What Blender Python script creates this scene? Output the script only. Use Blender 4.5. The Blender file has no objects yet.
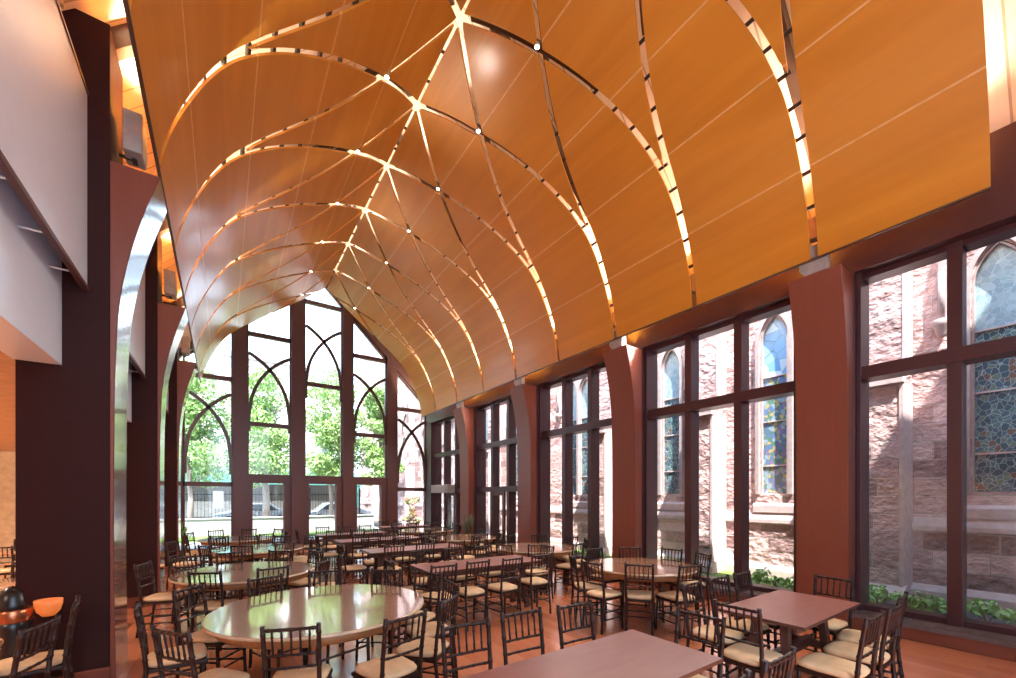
import bpy, bmesh, math, random
from mathutils import Vector, Matrix
random.seed(7)
COL = bpy.context.scene.collection
PI = math.pi
# room axes: x = across the hall (towards the church side), y = along the hall, z = up; metres
EYE = 1.78
F_PX, HOR = 410.0, 497.0
YAW = math.atan((508.0 - 223.0) / F_PX)
VC = 3.03                      # x of the vault ridge
BAY = 3.47

# ------------------------------------------------------------------ materials
def new_mat(name):
    m = bpy.data.materials.new(name); m.use_nodes = True
    nt = m.node_tree
    return m, nt, nt.nodes['Principled BSDF']
def N(nt, typ, **kw):
    n = nt.nodes.new(typ)
    for k, v in kw.items():
        if k.startswith('i_'):
            n.inputs[k[2:].replace('_', ' ')].default_value = v
        else:
            setattr(n, k, v)
    return n
def ramp(nt, stops):
    r = nt.nodes.new('ShaderNodeValToRGB')
    el = r.color_ramp.elements
    while len(el) < len(stops): el.new(0.5)
    for e, (p, c) in zip(el, stops):
        e.position = p; e.color = (*c, 1)
    return r
def plain(name, col, rough=.5, metal=0., coat=0., spec=.5, var=1.):
    m, nt, b = new_mat(name)
    b.inputs['Base Color'].default_value = (*col, 1)
    b.inputs['Roughness'].default_value = rough
    b.inputs['Metallic'].default_value = metal
    b.inputs['Coat Weight'].default_value = coat
    b.inputs['Specular IOR Level'].default_value = spec
    n = N(nt, 'ShaderNodeTexNoise', i_Scale=9.0, i_Detail=4.0)
    tc = N(nt, 'ShaderNodeTexCoord')
    nt.links.new(tc.outputs['Object'], n.inputs['Vector'])
    r = ramp(nt, [(.3, tuple(c * (1 - .14*var) for c in col)), (.7, tuple(min(1, c * (1 + .12*var)) for c in col))])
    nt.links.new(n.outputs['Fac'], r.inputs['Fac'])
    nt.links.new(r.outputs['Color'], b.inputs['Base Color'])
    return m
def wood(name, a, b_, scale=(1, 1, 1), rough=.3, coat=.0, dist=2., bump=0., coat_rough=.08):
    """streaky grain; scale stretches the noise (small = long streaks along that axis)"""
    m, nt, b = new_mat(name)
    tc = N(nt, 'ShaderNodeTexCoord'); mp = N(nt, 'ShaderNodeMapping')
    mp.inputs['Scale'].default_value = scale
    nt.links.new(tc.outputs['Object'], mp.inputs['Vector'])
    n = N(nt, 'ShaderNodeTexNoise', i_Scale=3.0, i_Detail=3.0, i_Distortion=dist * .3)
    nt.links.new(mp.outputs['Vector'], n.inputs['Vector'])
    r = ramp(nt, [(.32, a), (.68, b_)])
    nt.links.new(n.outputs['Fac'], r.inputs['Fac'])
    nt.links.new(r.outputs['Color'], b.inputs['Base Color'])
    b.inputs['Roughness'].default_value = rough
    b.inputs['Coat Weight'].default_value = coat
    b.inputs['Coat Roughness'].default_value = coat_rough
    if bump:
        bp = N(nt, 'ShaderNodeBump', i_Strength=bump, i_Distance=.01)
        nt.links.new(n.outputs['Fac'], bp.inputs['Height']); nt.links.new(bp.outputs['Normal'], b.inputs['Normal'])
    return m
def planks(name, cols, width, length, rough, axis='y', coat=0., gap=.004, gapcol=(.02, .008, .005)):
    m, nt, b = new_mat(name)
    tc = N(nt, 'ShaderNodeTexCoord'); mp = N(nt, 'ShaderNodeMapping')
    if axis == 'y': mp.inputs['Rotation'].default_value = (0, 0, PI / 2)
    nt.links.new(tc.outputs['Object'], mp.inputs['Vector'])
    br = N(nt, 'ShaderNodeTexBrick', offset=.37)
    br.inputs['Scale'].default_value = 1
    br.inputs['Brick Width'].default_value = length; br.inputs['Row Height'].default_value = width
    br.inputs['Mortar Size'].default_value = gap; br.inputs['Mortar Smooth'].default_value = .1
    br.inputs['Color1'].default_value = (0, 0, 0, 1); br.inputs['Color2'].default_value = (1, 1, 1, 1)
    br.inputs['Mortar'].default_value = (.5, .5, .5, 1)
    nt.links.new(mp.outputs['Vector'], br.inputs['Vector'])
    n = N(nt, 'ShaderNodeTexNoise', i_Scale=2.0, i_Detail=6.0)
    mp2 = N(nt, 'ShaderNodeMapping'); mp2.inputs['Scale'].default_value = (1.2, 14, 1)
    nt.links.new(mp.outputs['Vector'], mp2.inputs['Vector']); nt.links.new(mp2.outputs['Vector'], n.inputs['Vector'])
    mx = N(nt, 'ShaderNodeMix', data_type='RGBA'); mx.inputs['Factor'].default_value = .5
    nt.links.new(br.outputs['Color'], mx.inputs['A']); nt.links.new(n.outputs['Color'], mx.inputs['B'])
    r = ramp(nt, [(.25, cols[0]), (.5, cols[1]), (.75, cols[2])])
    nt.links.new(mx.outputs['Result'], r.inputs['Fac'])
    m2 = N(nt, 'ShaderNodeMix', data_type='RGBA'); m2.inputs['B'].default_value = (*gapcol, 1)
    nt.links.new(br.outputs['Fac'], m2.inputs['Factor']); nt.links.new(r.outputs['Color'], m2.inputs['A'])
    nt.links.new(m2.outputs['Result'], b.inputs['Base Color'])
    b.inputs['Roughness'].default_value = rough; b.inputs['Coat Weight'].default_value = coat
    b.inputs['Coat Roughness'].default_value = .15
    return m
def stone(name, cols, bw, bh, mortar, rough=.9, bump=.9, wall='x', msize=.012, nscale=7.0, smooth=.2, bdist=.06):
    """coursed masonry on a wall whose normal is the x axis ('x') or the y axis ('y')"""
    m, nt, b = new_mat(name)
    tc = N(nt, 'ShaderNodeTexCoord'); sp = N(nt, 'ShaderNodeSeparateXYZ'); cb = N(nt, 'ShaderNodeCombineXYZ')
    nt.links.new(tc.outputs['Object'], sp.inputs['Vector'])
    nt.links.new(sp.outputs['Y' if wall == 'x' else 'X'], cb.inputs['X']); nt.links.new(sp.outputs['Z'], cb.inputs['Y'])
    br = N(nt, 'ShaderNodeTexBrick', offset=.5, squash=1.35, squash_frequency=3)
    br.inputs['Scale'].default_value = 1; br.inputs['Brick Width'].default_value = bw; br.inputs['Row Height'].default_value = bh
    br.inputs['Mortar Size'].default_value = msize; br.inputs['Mortar Smooth'].default_value = smooth
    br.inputs['Color1'].default_value = (0, 0, 0, 1); br.inputs['Color2'].default_value = (1, 1, 1, 1); br.inputs['Mortar'].default_value = (.5, .5, .5, 1)
    nt.links.new(cb.outputs['Vector'], br.inputs['Vector'])
    n = N(nt, 'ShaderNodeTexNoise', i_Scale=nscale, i_Detail=8.0, i_Roughness=.65)
    nt.links.new(tc.outputs['Object'], n.inputs['Vector'])
    mx = N(nt, 'ShaderNodeMix', data_type='RGBA'); mx.inputs['Factor'].default_value = .55
    nt.links.new(br.outputs['Color'], mx.inputs['A']); nt.links.new(n.outputs['Color'], mx.inputs['B'])
    r = ramp(nt, [(.3, cols[0]), (.5, cols[1]), (.72, cols[2])])
    nt.links.new(mx.outputs['Result'], r.inputs['Fac'])
    m2 = N(nt, 'ShaderNodeMix', data_type='RGBA'); m2.inputs['B'].default_value = (*mortar, 1)
    nt.links.new(br.outputs['Fac'], m2.inputs['Factor']); nt.links.new(r.outputs['Color'], m2.inputs['A'])
    nt.links.new(m2.outputs['Result'], b.inputs['Base Color'])
    b.inputs['Roughness'].default_value = rough; b.inputs['Specular IOR Level'].default_value = .2
    v = N(nt, 'ShaderNodeTexNoise', i_Scale=nscale * .8, i_Detail=5.0)
    mpv = N(nt, 'ShaderNodeMapping'); mpv.inputs['Scale'].default_value = (1, 1, 1.35)
    nt.links.new(tc.outputs['Object'], mpv.inputs['Vector']); nt.links.new(mpv.outputs['Vector'], v.inputs['Vector'])
    sub = N(nt, 'ShaderNodeMath', operation='SUBTRACT'); mul = N(nt, 'ShaderNodeMath', operation='MULTIPLY'); mul.inputs[1].default_value = .5
    nt.links.new(br.outputs['Fac'], mul.inputs[0]); nt.links.new(v.outputs['Fac'], sub.inputs[0]); nt.links.new(mul.outputs[0], sub.inputs[1])
    bp = N(nt, 'ShaderNodeBump', i_Strength=bump, i_Distance=bdist)
    nt.links.new(sub.outputs[0], bp.inputs['Height']); nt.links.new(bp.outputs['Normal'], b.inputs['Normal'])
    return m
def glass_mat(name, tint=(.97, .99, .98)):
    m, nt, b = new_mat(name); nt.nodes.remove(b)
    out = nt.nodes['Material Output']
    t = N(nt, 'ShaderNodeBsdfTransparent'); t.inputs['Color'].default_value = (*tint, 1)
    g = N(nt, 'ShaderNodeBsdfGlossy'); g.inputs['Roughness'].default_value = .01
    ge = N(nt, 'ShaderNodeNewGeometry'); dt = N(nt, 'ShaderNodeVectorMath', operation='DOT_PRODUCT')
    nt.links.new(ge.outputs['Incoming'], dt.inputs[0]); nt.links.new(ge.outputs['Normal'], dt.inputs[1])
    ab = N(nt, 'ShaderNodeMath', operation='ABSOLUTE'); nt.links.new(dt.outputs['Value'], ab.inputs[0])
    om = N(nt, 'ShaderNodeMath', operation='SUBTRACT'); om.inputs[0].default_value = 1.0; nt.links.new(ab.outputs[0], om.inputs[1])
    pw = N(nt, 'ShaderNodeMath', operation='POWER'); pw.inputs[1].default_value = 5.0; nt.links.new(om.outputs[0], pw.inputs[0])
    f = N(nt, 'ShaderNodeMath', operation='MULTIPLY_ADD'); f.inputs[1].default_value = .9; f.inputs[2].default_value = .02; nt.links.new(pw.outputs[0], f.inputs[0])
    mx = N(nt, 'ShaderNodeMixShader')
    nt.links.new(f.outputs[0], mx.inputs[0]); nt.links.new(t.outputs[0], mx.inputs[1]); nt.links.new(g.outputs[0], mx.inputs[2])
    nt.links.new(mx.outputs[0], out.inputs['Surface'])
    return m
def emit(name, col, s):
    m, nt, b = new_mat(name)
    b.inputs['Base Color'].default_value = (*col, 1)
    b.inputs['Emission Color'].default_value = (*col, 1); b.inputs['Emission Strength'].default_value = s
    return m
def stained(name, stops, scale, lead=(.75, .8, .82), leadw=.035):
    m, nt, b = new_mat(name)
    tc = N(nt, 'ShaderNodeTexCoord')
    v = N(nt, 'ShaderNodeTexVoronoi', i_Scale=scale); v.voronoi_dimensions = '3D'
    e = N(nt, 'ShaderNodeTexVoronoi', i_Scale=scale, feature='DISTANCE_TO_EDGE')
    mp = N(nt, 'ShaderNodeMapping'); mp.inputs['Scale'].default_value = (.2, 1, .8)
    nt.links.new(tc.outputs['Object'], mp.inputs['Vector'])
    nt.links.new(mp.outputs['Vector'], v.inputs['Vector']); nt.links.new(mp.outputs['Vector'], e.inputs['Vector'])
    sp = N(nt, 'ShaderNodeSeparateColor'); nt.links.new(v.outputs['Color'], sp.inputs['Color'])
    r = ramp(nt, stops); r.color_ramp.interpolation = 'CONSTANT'
    nt.links.new(sp.outputs['Red'], r.inputs['Fac'])
    lt = N(nt, 'ShaderNodeMath', operation='LESS_THAN'); lt.inputs[1].default_value = leadw
    nt.links.new(e.outputs['Distance'], lt.inputs[0])
    mx = N(nt, 'ShaderNodeMix', data_type='RGBA'); mx.inputs['B'].default_value = (*lead, 1)
    nt.links.new(lt.outputs[0], mx.inputs['Factor']); nt.links.new(r.outputs['Color'], mx.inputs['A'])
    nt.links.new(mx.outputs['Result'], b.inputs['Base Color'])
    b.inputs['Roughness'].default_value = .12
    return m

M = {}
M['maroon'] = plain('maroon painted steel', (.10, .038, .032), .42, var=.4)
M['maroon_wall'] = plain('purple maroon window steel', (.058, .018, .020), .36, spec=.5, var=.3)
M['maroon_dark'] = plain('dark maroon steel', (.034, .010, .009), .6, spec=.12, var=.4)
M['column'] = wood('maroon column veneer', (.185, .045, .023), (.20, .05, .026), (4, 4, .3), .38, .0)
M['fin_edge'] = wood('polished column edge', (.13, .045, .035), (.17, .06, .045), (6, 6, .4), .16, .6)
M['vault'] = wood('amber laminated panel', (.56, .210, .016), (.64, .258, .024), (1.4, .12, 1.4), .40, .28, coat_rough=.16)
M['ridge'] = wood('pale ridge batten', (.84, .68, .48), (.9, .76, .58), (3, .3, 3), .35)
M['seam'] = plain('pale panel joint', (.72, .40, .16), .4)
M['dark_steel'] = plain('blackened steel', (.03, .018, .014), .45)
M['brown_steel'] = plain('bronze brown steel', (.085, .045, .028), .35)
M['roof'] = planks('pale timber boards', [(.78, .62, .44), (.84, .69, .51), (.88, .75, .58)], .28, 3.0, .6, axis='x', gap=.012, gapcol=(.50, .36, .22))
M['white_board'] = plain('white plasterboard', (.70, .77, .87), .3, var=.12)
M['tan_wall'] = plain('tan plaster wall', (.55, .36, .20), .7)
M['floor'] = planks('reddish oak planks', [(.54, .155, .062), (.60, .185, .078), (.66, .22, .10)], .13, 1.8, .24, axis='y', coat=1., gap=.0008, gapcol=(.28, .10, .05))
M['base'] = wood('red brown base panel', (.16, .04, .022), (.21, .055, .03), (1, .3, 3), .35, .15)
M['grille'] = plain('dark grille slats', (.13, .09, .08), .5)
M['glass'] = glass_mat('clear glazing')
M['grey_case'] = plain('grey fixture casing', (.34, .30, .27), .45)
M['chair'] = wood('mahogany turned wood', (.018, .006, .0045), (.036, .011, .007), (8, 8, 2), .42, .0)
M['chair'].node_tree.nodes['Principled BSDF'].inputs['Specular IOR Level'].default_value = .3
M['cushion'] = plain('cream cushion fabric', (.72, .48, .27), .85, spec=.2)
M['table_dark'] = wood('dark plank tabletop', (.24, .078, .055), (.28, .098, .072), (1, 5, 5), .38, .08)
M['table_leg'] = wood('dark trestle wood', (.07, .028, .02), (.11, .04, .03), (5, 5, 1), .35)
M['round_top'] = wood('varnished round tabletop', (.38, .185, .095), (.43, .215, .115), (1, 5, 1), .17, 1., coat_rough=.06)
M['round_top'].node_tree.nodes['Principled BSDF'].inputs['Coat IOR'].default_value = 1.95
M['ply'] = wood('orange plywood underside', (.30, .125, .042), (.38, .17, .065), (1, 6, 1), .5)
M['rim'] = plain('pale table rim', (.62, .44, .28), .4)
M['tube'] = plain('brown tube steel', (.10, .05, .035), .35, .3)
M['copper'] = plain('burnished copper', (.48, .17, .08), .28, .9)
M['urn'] = plain('black enamel', (.012, .008, .008), .3)
M['amber'] = emit('amber glow', (.7, .18, .04), .16)
M['lamp'] = emit('downlight lens', (1., .84, .6), 14.)
ST = [(.32, .20, .19), (.60, .39, .375), (.76, .54, .52)]
M['rough_stone'] = stone('rough pink sandstone', ST, .62, .30, (.55, .42, .40), bump=1., bdist=.10, nscale=8.)
M['rough_stone_y'] = stone('rough pink sandstone returns', ST, .55, .30, (.44, .33, .30), bump=1., wall='y', bdist=.09)
M['smooth_stone'] = stone('dressed sandstone', [(.46, .28, .27), (.54, .35, .335), (.62, .43, .42)], .9, .32, (.40, .28, .25), bump=.25, nscale=3.0, msize=.006, bdist=.02)
M['pale_stone'] = plain('pale dressed limestone', (.60, .46, .45), .8, spec=.2)
M['trim_stone'] = plain('carved sandstone moulding', (.42, .325, .32), .75, spec=.2)
M['stained_top'] = stained('pale stained glass', [(0, (.28, .40, .48)), (.3, (.36, .48, .55)), (.6, (.32, .46, .50)), (.85, (.42, .54, .60))], 14., leadw=.02, lead=(.5, .6, .66))
M['stained_low'] = stained('deep stained glass', [(0, (.05, .10, .13)), (.35, (.10, .19, .20)), (.6, (.07, .13, .17)), (.82, (.14, .20, .16)), (.93, (.18, .10, .07))], 15., leadw=.028, lead=(.42, .5, .54))
M['stained_fig'] = stained('figured stained glass', [(0, (.14, .22, .40)), (.25, (.30, .42, .52)), (.5, (.12, .26, .20)), (.68, (.50, .44, .20)), (.85, (.26, .20, .36))], 14., lead=(.10, .12, .14), leadw=.02)
M['stained_sky'] = stained('sky blue stained glass', [(0, (.30, .52, .80)), (.4, (.55, .72, .85)), (.7, (.20, .42, .78)), (.9, (.66, .78, .84))], 5., lead=(.2, .3, .4), leadw=.015)
M['soil'] = plain('dark mulch', (.09, .075, .07), .95)
M['grass'] = plain('bright lawn', (.11, .18, .035), .9)
M['paving'] = plain('pale plaza paving', (.26, .25, .24), .85)
M['leaf'] = plain('fresh maple leaf', (.25, .40, .11), .5)
M['leaf2'] = plain('pale spring leaf', (.40, .53, .23), .5)
M['leaf_dark'] = plain('ground cover leaf', (.28, .45, .15), .5)
M['red_leaf'] = plain('copper leaf', (.30, .12, .06), .55)
M['bark'] = plain('grey brown bark', (.30, .24, .20), .9)
M['iron'] = plain('black iron railing', (.02, .022, .022), .5)
M['awning'] = plain('teal green awning', (.06, .22, .19), .6)
M['concrete'] = plain('light concrete', (.36, .35, .34), .85)
M['facade'] = stone('cream brick facade', [(.48, .41, .36), (.54, .47, .42), (.60, .53, .49)], .3, .1, (.5, .43, .39), bump=.1, wall='y', msize=.004)
M['dark_glass'] = plain('dark window glass', (.06, .07, .08), .15)
M['white_paint'] = plain('white paint', (.78, .78, .78), .6)
M['car'] = plain('silver car paint', (.55, .58, .62), .25, .4, .5)
M['tyre'] = plain('black rubber', (.02, .02, .02), .8)
M['plant'] = plain('fern leaf', (.14, .30, .04), .5)
M['plant_grey'] = plain('grey green leaf', (.16, .18, .11), .6)
M['pot'] = plain('dark planter', (.05, .035, .03), .5)
for k in ('leaf', 'leaf2', 'leaf_dark', 'plant', 'red_leaf'):
    M[k].node_tree.nodes['Principled BSDF'].inputs['Subsurface Weight'].default_value = 0.0

# ------------------------------------------------------------------ mesh builder
class MB:
    def __init__(s): s.v = []; s.f = []; s.mi = []; s.sm = []
    def add(s, vs, fs, mi=0, smooth=False):
        b = len(s.v); s.v += [tuple(p) for p in vs]
        for f in fs: s.f.append([b + i for i in f]); s.mi.append(mi); s.sm.append(smooth)
        return s
    def box(s, lo, hi, mi=0):
        x0, y0, z0 = lo; x1, y1, z1 = hi
        return s.add([(x0,y0,z0),(x1,y0,z0),(x1,y1,z0),(x0,y1,z0),(x0,y0,z1),(x1,y0,z1),(x1,y1,z1),(x0,y1,z1)],
                     [(3,2,1,0),(4,5,6,7),(0,1,5,4),(1,2,6,5),(2,3,7,6),(3,0,4,7)], mi)
    def beam(s, p, q, w, h, mi=0, up=(0, 0, 1)):
        p = Vector(p); q = Vector(q); d = (q - p).normalized(); u = Vector(up)
        if abs(d.dot(u)) > .98: u = Vector((0, 1, 0))
        a = d.cross(u).normalized(); c = a.cross(d).normalized()
        vs = [e + a * (sa * w / 2) + c * (sc * h / 2) for e in (p, q) for sa, sc in ((-1,-1),(1,-1),(1,1),(-1,1))]
        return s.add(vs, [(3,2,1,0),(4,5,6,7),(0,1,5,4),(1,2,6,5),(2,3,7,6),(3,0,4,7)], mi)
    def tube(s, pts, r, n=8, mi=0, smooth=True, cap=True):
        pts = [Vector(p) for p in pts]; m = len(pts)
        rr = r if isinstance(r, (list, tuple)) else [r] * m
        rings = []
        t0 = (pts[1] - pts[0]).normalized()
        u = Vector((0, 0, 1)) if abs(t0.z) < .9 else Vector((1, 0, 0))
        for i in range(m):
            t = (pts[min(i+1, m-1)] - pts[max(i-1, 0)]).normalized()
            a = t.cross(u).normalized(); u = a.cross(t).normalized()
            rings.append([pts[i] + (a * math.cos(2*PI*k/n) + u * math.sin(2*PI*k/n)) * rr[i] for k in range(n)])
        vs = [p for rg in rings for p in rg]
        fs = [(i*n+k, i*n+(k+1)%n, (i+1)*n+(k+1)%n, (i+1)*n+k) for i in range(m-1) for k in range(n)]
        b = len(s.v); s.add(vs, fs, mi, smooth)
        if cap:
            s.f.append([b + k for k in range(n)][::-1]); s.mi.append(mi); s.sm.append(False)
            s.f.append([b + (m-1)*n + k for k in range(n)]); s.mi.append(mi); s.sm.append(False)
        return s
    def lathe(s, prof, c=(0, 0, 0), n=32, mi=0, smooth=True):
        vs = []; fs = []; m = len(prof)
        for r, z in prof:
            for k in range(n): vs.append((c[0] + r*math.cos(2*PI*k/n), c[1] + r*math.sin(2*PI*k/n), c[2] + z))
        for i in range(m-1):
            for k in range(n): fs.append((i*n+k, i*n+(k+1)%n, (i+1)*n+(k+1)%n, (i+1)*n+k))
        b = len(s.v); s.add(vs, fs, mi, smooth)
        for i, rev in ((0, True), (m-1, False)):
            if prof[i][0] > 1e-6:
                lst = [b + i*n + k for k in range(n)]
                s.f.append(lst[::-1] if rev else lst); s.mi.append(mi); s.sm.append(False)
        return s
    def prism(s, poly, axis, a, b, mi=0, smooth=False):
        """poly: 2-D points; axis 'x': poly=(y,z), 'y': poly=(x,z), 'z': poly=(x,y); extruded from a to b"""
        def P(p, t):
            return (t, p[0], p[1]) if axis == 'x' else (p[0], t, p[1]) if axis == 'y' else (p[0], p[1], t)
        n = len(poly)
        vs = [P(p, a) for p in poly] + [P(p, b) for p in poly]
        fs = [tuple(range(n))[::-1], tuple(range(n, 2*n))] + [(i, (i+1)%n, n+(i+1)%n, n+i) for i in range(n)]
        return s.add(vs, fs, mi, smooth)
    def strip(s, centre, half, axis, a, b, mi=0):
        """a bar following a 2-D centreline with given half width, extruded along axis"""
        n = len(centre); L = []; R = []
        for i in range(n):
            p0 = centre[max(i-1, 0)]; p1 = centre[min(i+1, n-1)]
            dx, dz = p1[0]-p0[0], p1[1]-p0[1]; l = math.hypot(dx, dz)
            nx, nz = -dz/l*half, dx/l*half
            L.append((centre[i][0]+nx, centre[i][1]+nz)); R.append((centre[i][0]-nx, centre[i][1]-nz))
        for i in range(n-1):
            s.prism([R[i], R[i+1], L[i+1], L[i]], axis, a, b, mi)
        return s
    def mesh(s, name, mats):
        me = bpy.data.meshes.new(name); me.from_pydata(s.v, [], s.f)
        for m in mats if isinstance(mats, (list, tuple)) else [mats]: me.materials.append(m)
        me.polygons.foreach_set('material_index', s.mi); me.polygons.foreach_set('use_smooth', s.sm)
        bm = bmesh.new(); bm.from_mesh(me); bmesh.ops.recalc_face_normals(bm, faces=bm.faces); bm.to_mesh(me); bm.free()
        me.update(); return me
    def build(s, name, mats, parent=None, bevel=0., loc=None):
        o = bpy.data.objects.new(name, s.mesh(name, mats)); COL.objects.link(o)
        if parent: o.parent = parent
        if loc: o.location = loc
        if bevel:
            bv = o.modifiers.new('bevel', 'BEVEL'); bv.width = bevel; bv.segments = 2; bv.limit_method = 'ANGLE'
        return o
def tag(o, label=None, cat=None, group=None, kind=None):
    for k, v in (('label', label), ('category', cat), ('group', group), ('kind', kind)):
        if v: o[k] = v
    return o
def empty(name, loc=(0, 0, 0), rz=0.):
    o = bpy.data.objects.new(name, None); COL.objects.link(o); o.location = loc; o.rotation_euler = (0, 0, rz)
    o.empty_display_size = .1
    return o
def structure(o, label, cat): return tag(o, label, cat, kind='structure')
def copy_tree(o, parent=None, names=None):
    c = o.copy(); COL.objects.link(c)
    if parent is not None: c.parent = parent
    for ch in o.children: copy_tree(ch, c)
    return c

# ------------------------------------------------------------------ vault section
SEC = [(0, 9.28), (.43, 8.93), (.856, 8.575), (1.35, 8.19), (1.83, 7.83), (2.3, 7.47), (2.64, 7.18), (2.92, 6.89), (3.14, 6.56), (3.32, 6.2), (3.47, 5.83), (3.57, 5.47), (3.63, 5.05)]
def catmull(pts, n=12):
    out = []
    P = [(2*pts[0][0]-pts[1][0], 2*pts[0][1]-pts[1][1])] + list(pts) + [(2*pts[-1][0]-pts[-2][0], 2*pts[-1][1]-pts[-2][1])]
    for i in range(1, len(P)-2):
        for k in range(n):
            t = k/n; a, b, c, d = P[i-1], P[i], P[i+1], P[i+2]
            out.append(tuple(.5*((2*b[j])+(-a[j]+c[j])*t+(2*a[j]-5*b[j]+4*c[j]-d[j])*t*t+(-a[j]+3*b[j]-3*c[j]+d[j])*t**3) for j in (0, 1)))
    out.append(tuple(pts[-1])); return out
_S = catmull(SEC); _L = [0.]
for i in range(1, len(_S)): _L.append(_L[-1] + math.hypot(_S[i][0]-_S[i-1][0], _S[i][1]-_S[i-1][1]))
TMAX = _L[-1]
def sec(t):
    a = min(abs(t), TMAX - 1e-9); lo, hi = 0, len(_L)-1
    while hi - lo > 1:
        m = (lo+hi)//2
        if _L[m] <= a: lo = m
        else: hi = m
    k = (a - _L[lo]) / (_L[hi] - _L[lo])
    d = _S[lo][0] + (_S[hi][0]-_S[lo][0])*k; z = _S[lo][1] + (_S[hi][1]-_S[lo][1])*k
    return d, z
def vpt(u, t, off=0.):
    d, z = sec(t); e = .02
    d1, z1 = sec(min(abs(t)+e, TMAX)); d0, z0 = sec(max(abs(t)-e, 0))
    tx, tz = d1-d0, z1-z0; l = math.hypot(tx, tz); nx, nz = -tz/l, tx/l      # outward (up)
    sgn = 1 if t >= 0 else -1
    return (VC + sgn*(d + nx*off), u, z + nz*off)
TLEFT = max(_L[i] for i in range(len(_S)) if _S[i][1] >= 5.27)    # the left edge stops a little higher
def t_of_d(d):
    lo, hi = 0, TMAX
    for _ in range(40):
        m = (lo+hi)/2
        if sec(m)[0] < d: lo = m
        else: hi = m
    return lo
U0, U1 = .645, 15.75
STEP = 1.735
SPR = [2.22 + STEP*k for k in range(-2, 10)]
def shift(d): return STEP * max(0, 1 - d/3.63)**2.35
NT = 116
tl = [-TMAX + 2*TMAX*i/(2*NT) for i in range(2*NT+1)]
seam_t = [t_of_d(d) for d in (.87, 1.82, 2.69, 3.34)]
for s_ in seam_t:
    for sg in (-1, 1):
        for e in (-.011, .011): tl.append(sg*s_ + e)
tl = sorted(tl)
sh = [shift(sec(t)[0]) for t in tl]
slope = []
for t in tl:
    a = abs(t); e = .03
    slope.append((shift(sec(min(a+e, TMAX))[0]) - shift(sec(max(a-e, 0))[0])) / (min(a+e, TMAX) - max(a-e, 0)))
NU = 300
ul = [U0 + (U1-U0)*i/NU for i in range(NU+1)]
HALF_SLOT = .047
def fval(i, j):
    u, t = ul[i], tl[j]
    best = min(abs(t) - .040, t + TLEFT)
    k = math.sqrt(1 + slope[j]**2)
    a = abs(t)
    for us in SPR:
        for sg in (-1, 1):
            g = abs(u - us - sg*sh[j]) / k - HALF_SLOT
            if g < best: best = g
    return best
FV = [[fval(i, j) for j in range(len(tl))] for i in range(NU+1)]
vb = MB(); vid = {}
def gv(i, j):
    k = (i, j)
    if k not in vid: vid[k] = len(vb.v); vb.v.append(vpt(ul[i], tl[j]))
    return vid[k]
def ev(a, b):
    k = (a, b) if a < b else (b, a)
    if k not in vid:
        fa, fb = FV[k[0][0]][k[0][1]], FV[k[1][0]][k[1][1]]; w = fa/(fa-fb); w = min(.98, max(.02, w))
        vid[k] = len(vb.v)
        vb.v.append(vpt(ul[k[0][0]] + (ul[k[1][0]]-ul[k[0][0]])*w, tl[k[0][1]] + (tl[k[1][1]]-tl[k[0][1]])*w))
    return vid[k]
for j in range(len(tl)-1):
    w = tl[j+1]-tl[j]; mid = (tl[j]+tl[j+1])/2
    mi = 1 if any(abs(abs(mid)-s_) < .010 for s_ in seam_t) else 0
    if w < 1e-4: continue
    for i in range(NU):
        cs = [(i, j), (i+1, j), (i+1, j+1), (i, j+1)]
        fs = [FV[a][b] for a, b in cs]
        if min(fs) > 0:
            vb.f.append([gv(*c) for c in cs])
        elif max(fs) <= 0: continue
        else:
            poly = []
            for k in range(4):
                a, b = cs[k], cs[(k+1) % 4]; fa, fb = fs[k], fs[(k+1) % 4]
                if fa > 0: poly.append(gv(*a))
                if (fa > 0) != (fb > 0): poly.append(ev(a, b))
            if len(poly) < 3: continue
            vb.f.append(poly)
        vb.mi.append(mi); vb.sm.append(False)
ceiling = empty('ceiling', (VC, 8, 5.02))
structure(ceiling, 'amber pointed timber vault cut by crossing slots, hung under the roof', 'ceiling')
vo = vb.build('vault_panel', [M['vault'], M['seam']])
vo.parent = ceiling; vo.matrix_parent_inverse = Matrix.Translation((-VC, -8, -5.02))
sm_ = vo.modifiers.new('thickness', 'SOLIDIFY'); sm_.thickness = .028; sm_.offset = 0
def under(o, par):
    o.parent = par; o.matrix_parent_inverse = Matrix.Translation(par.location).inverted(); return o
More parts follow.
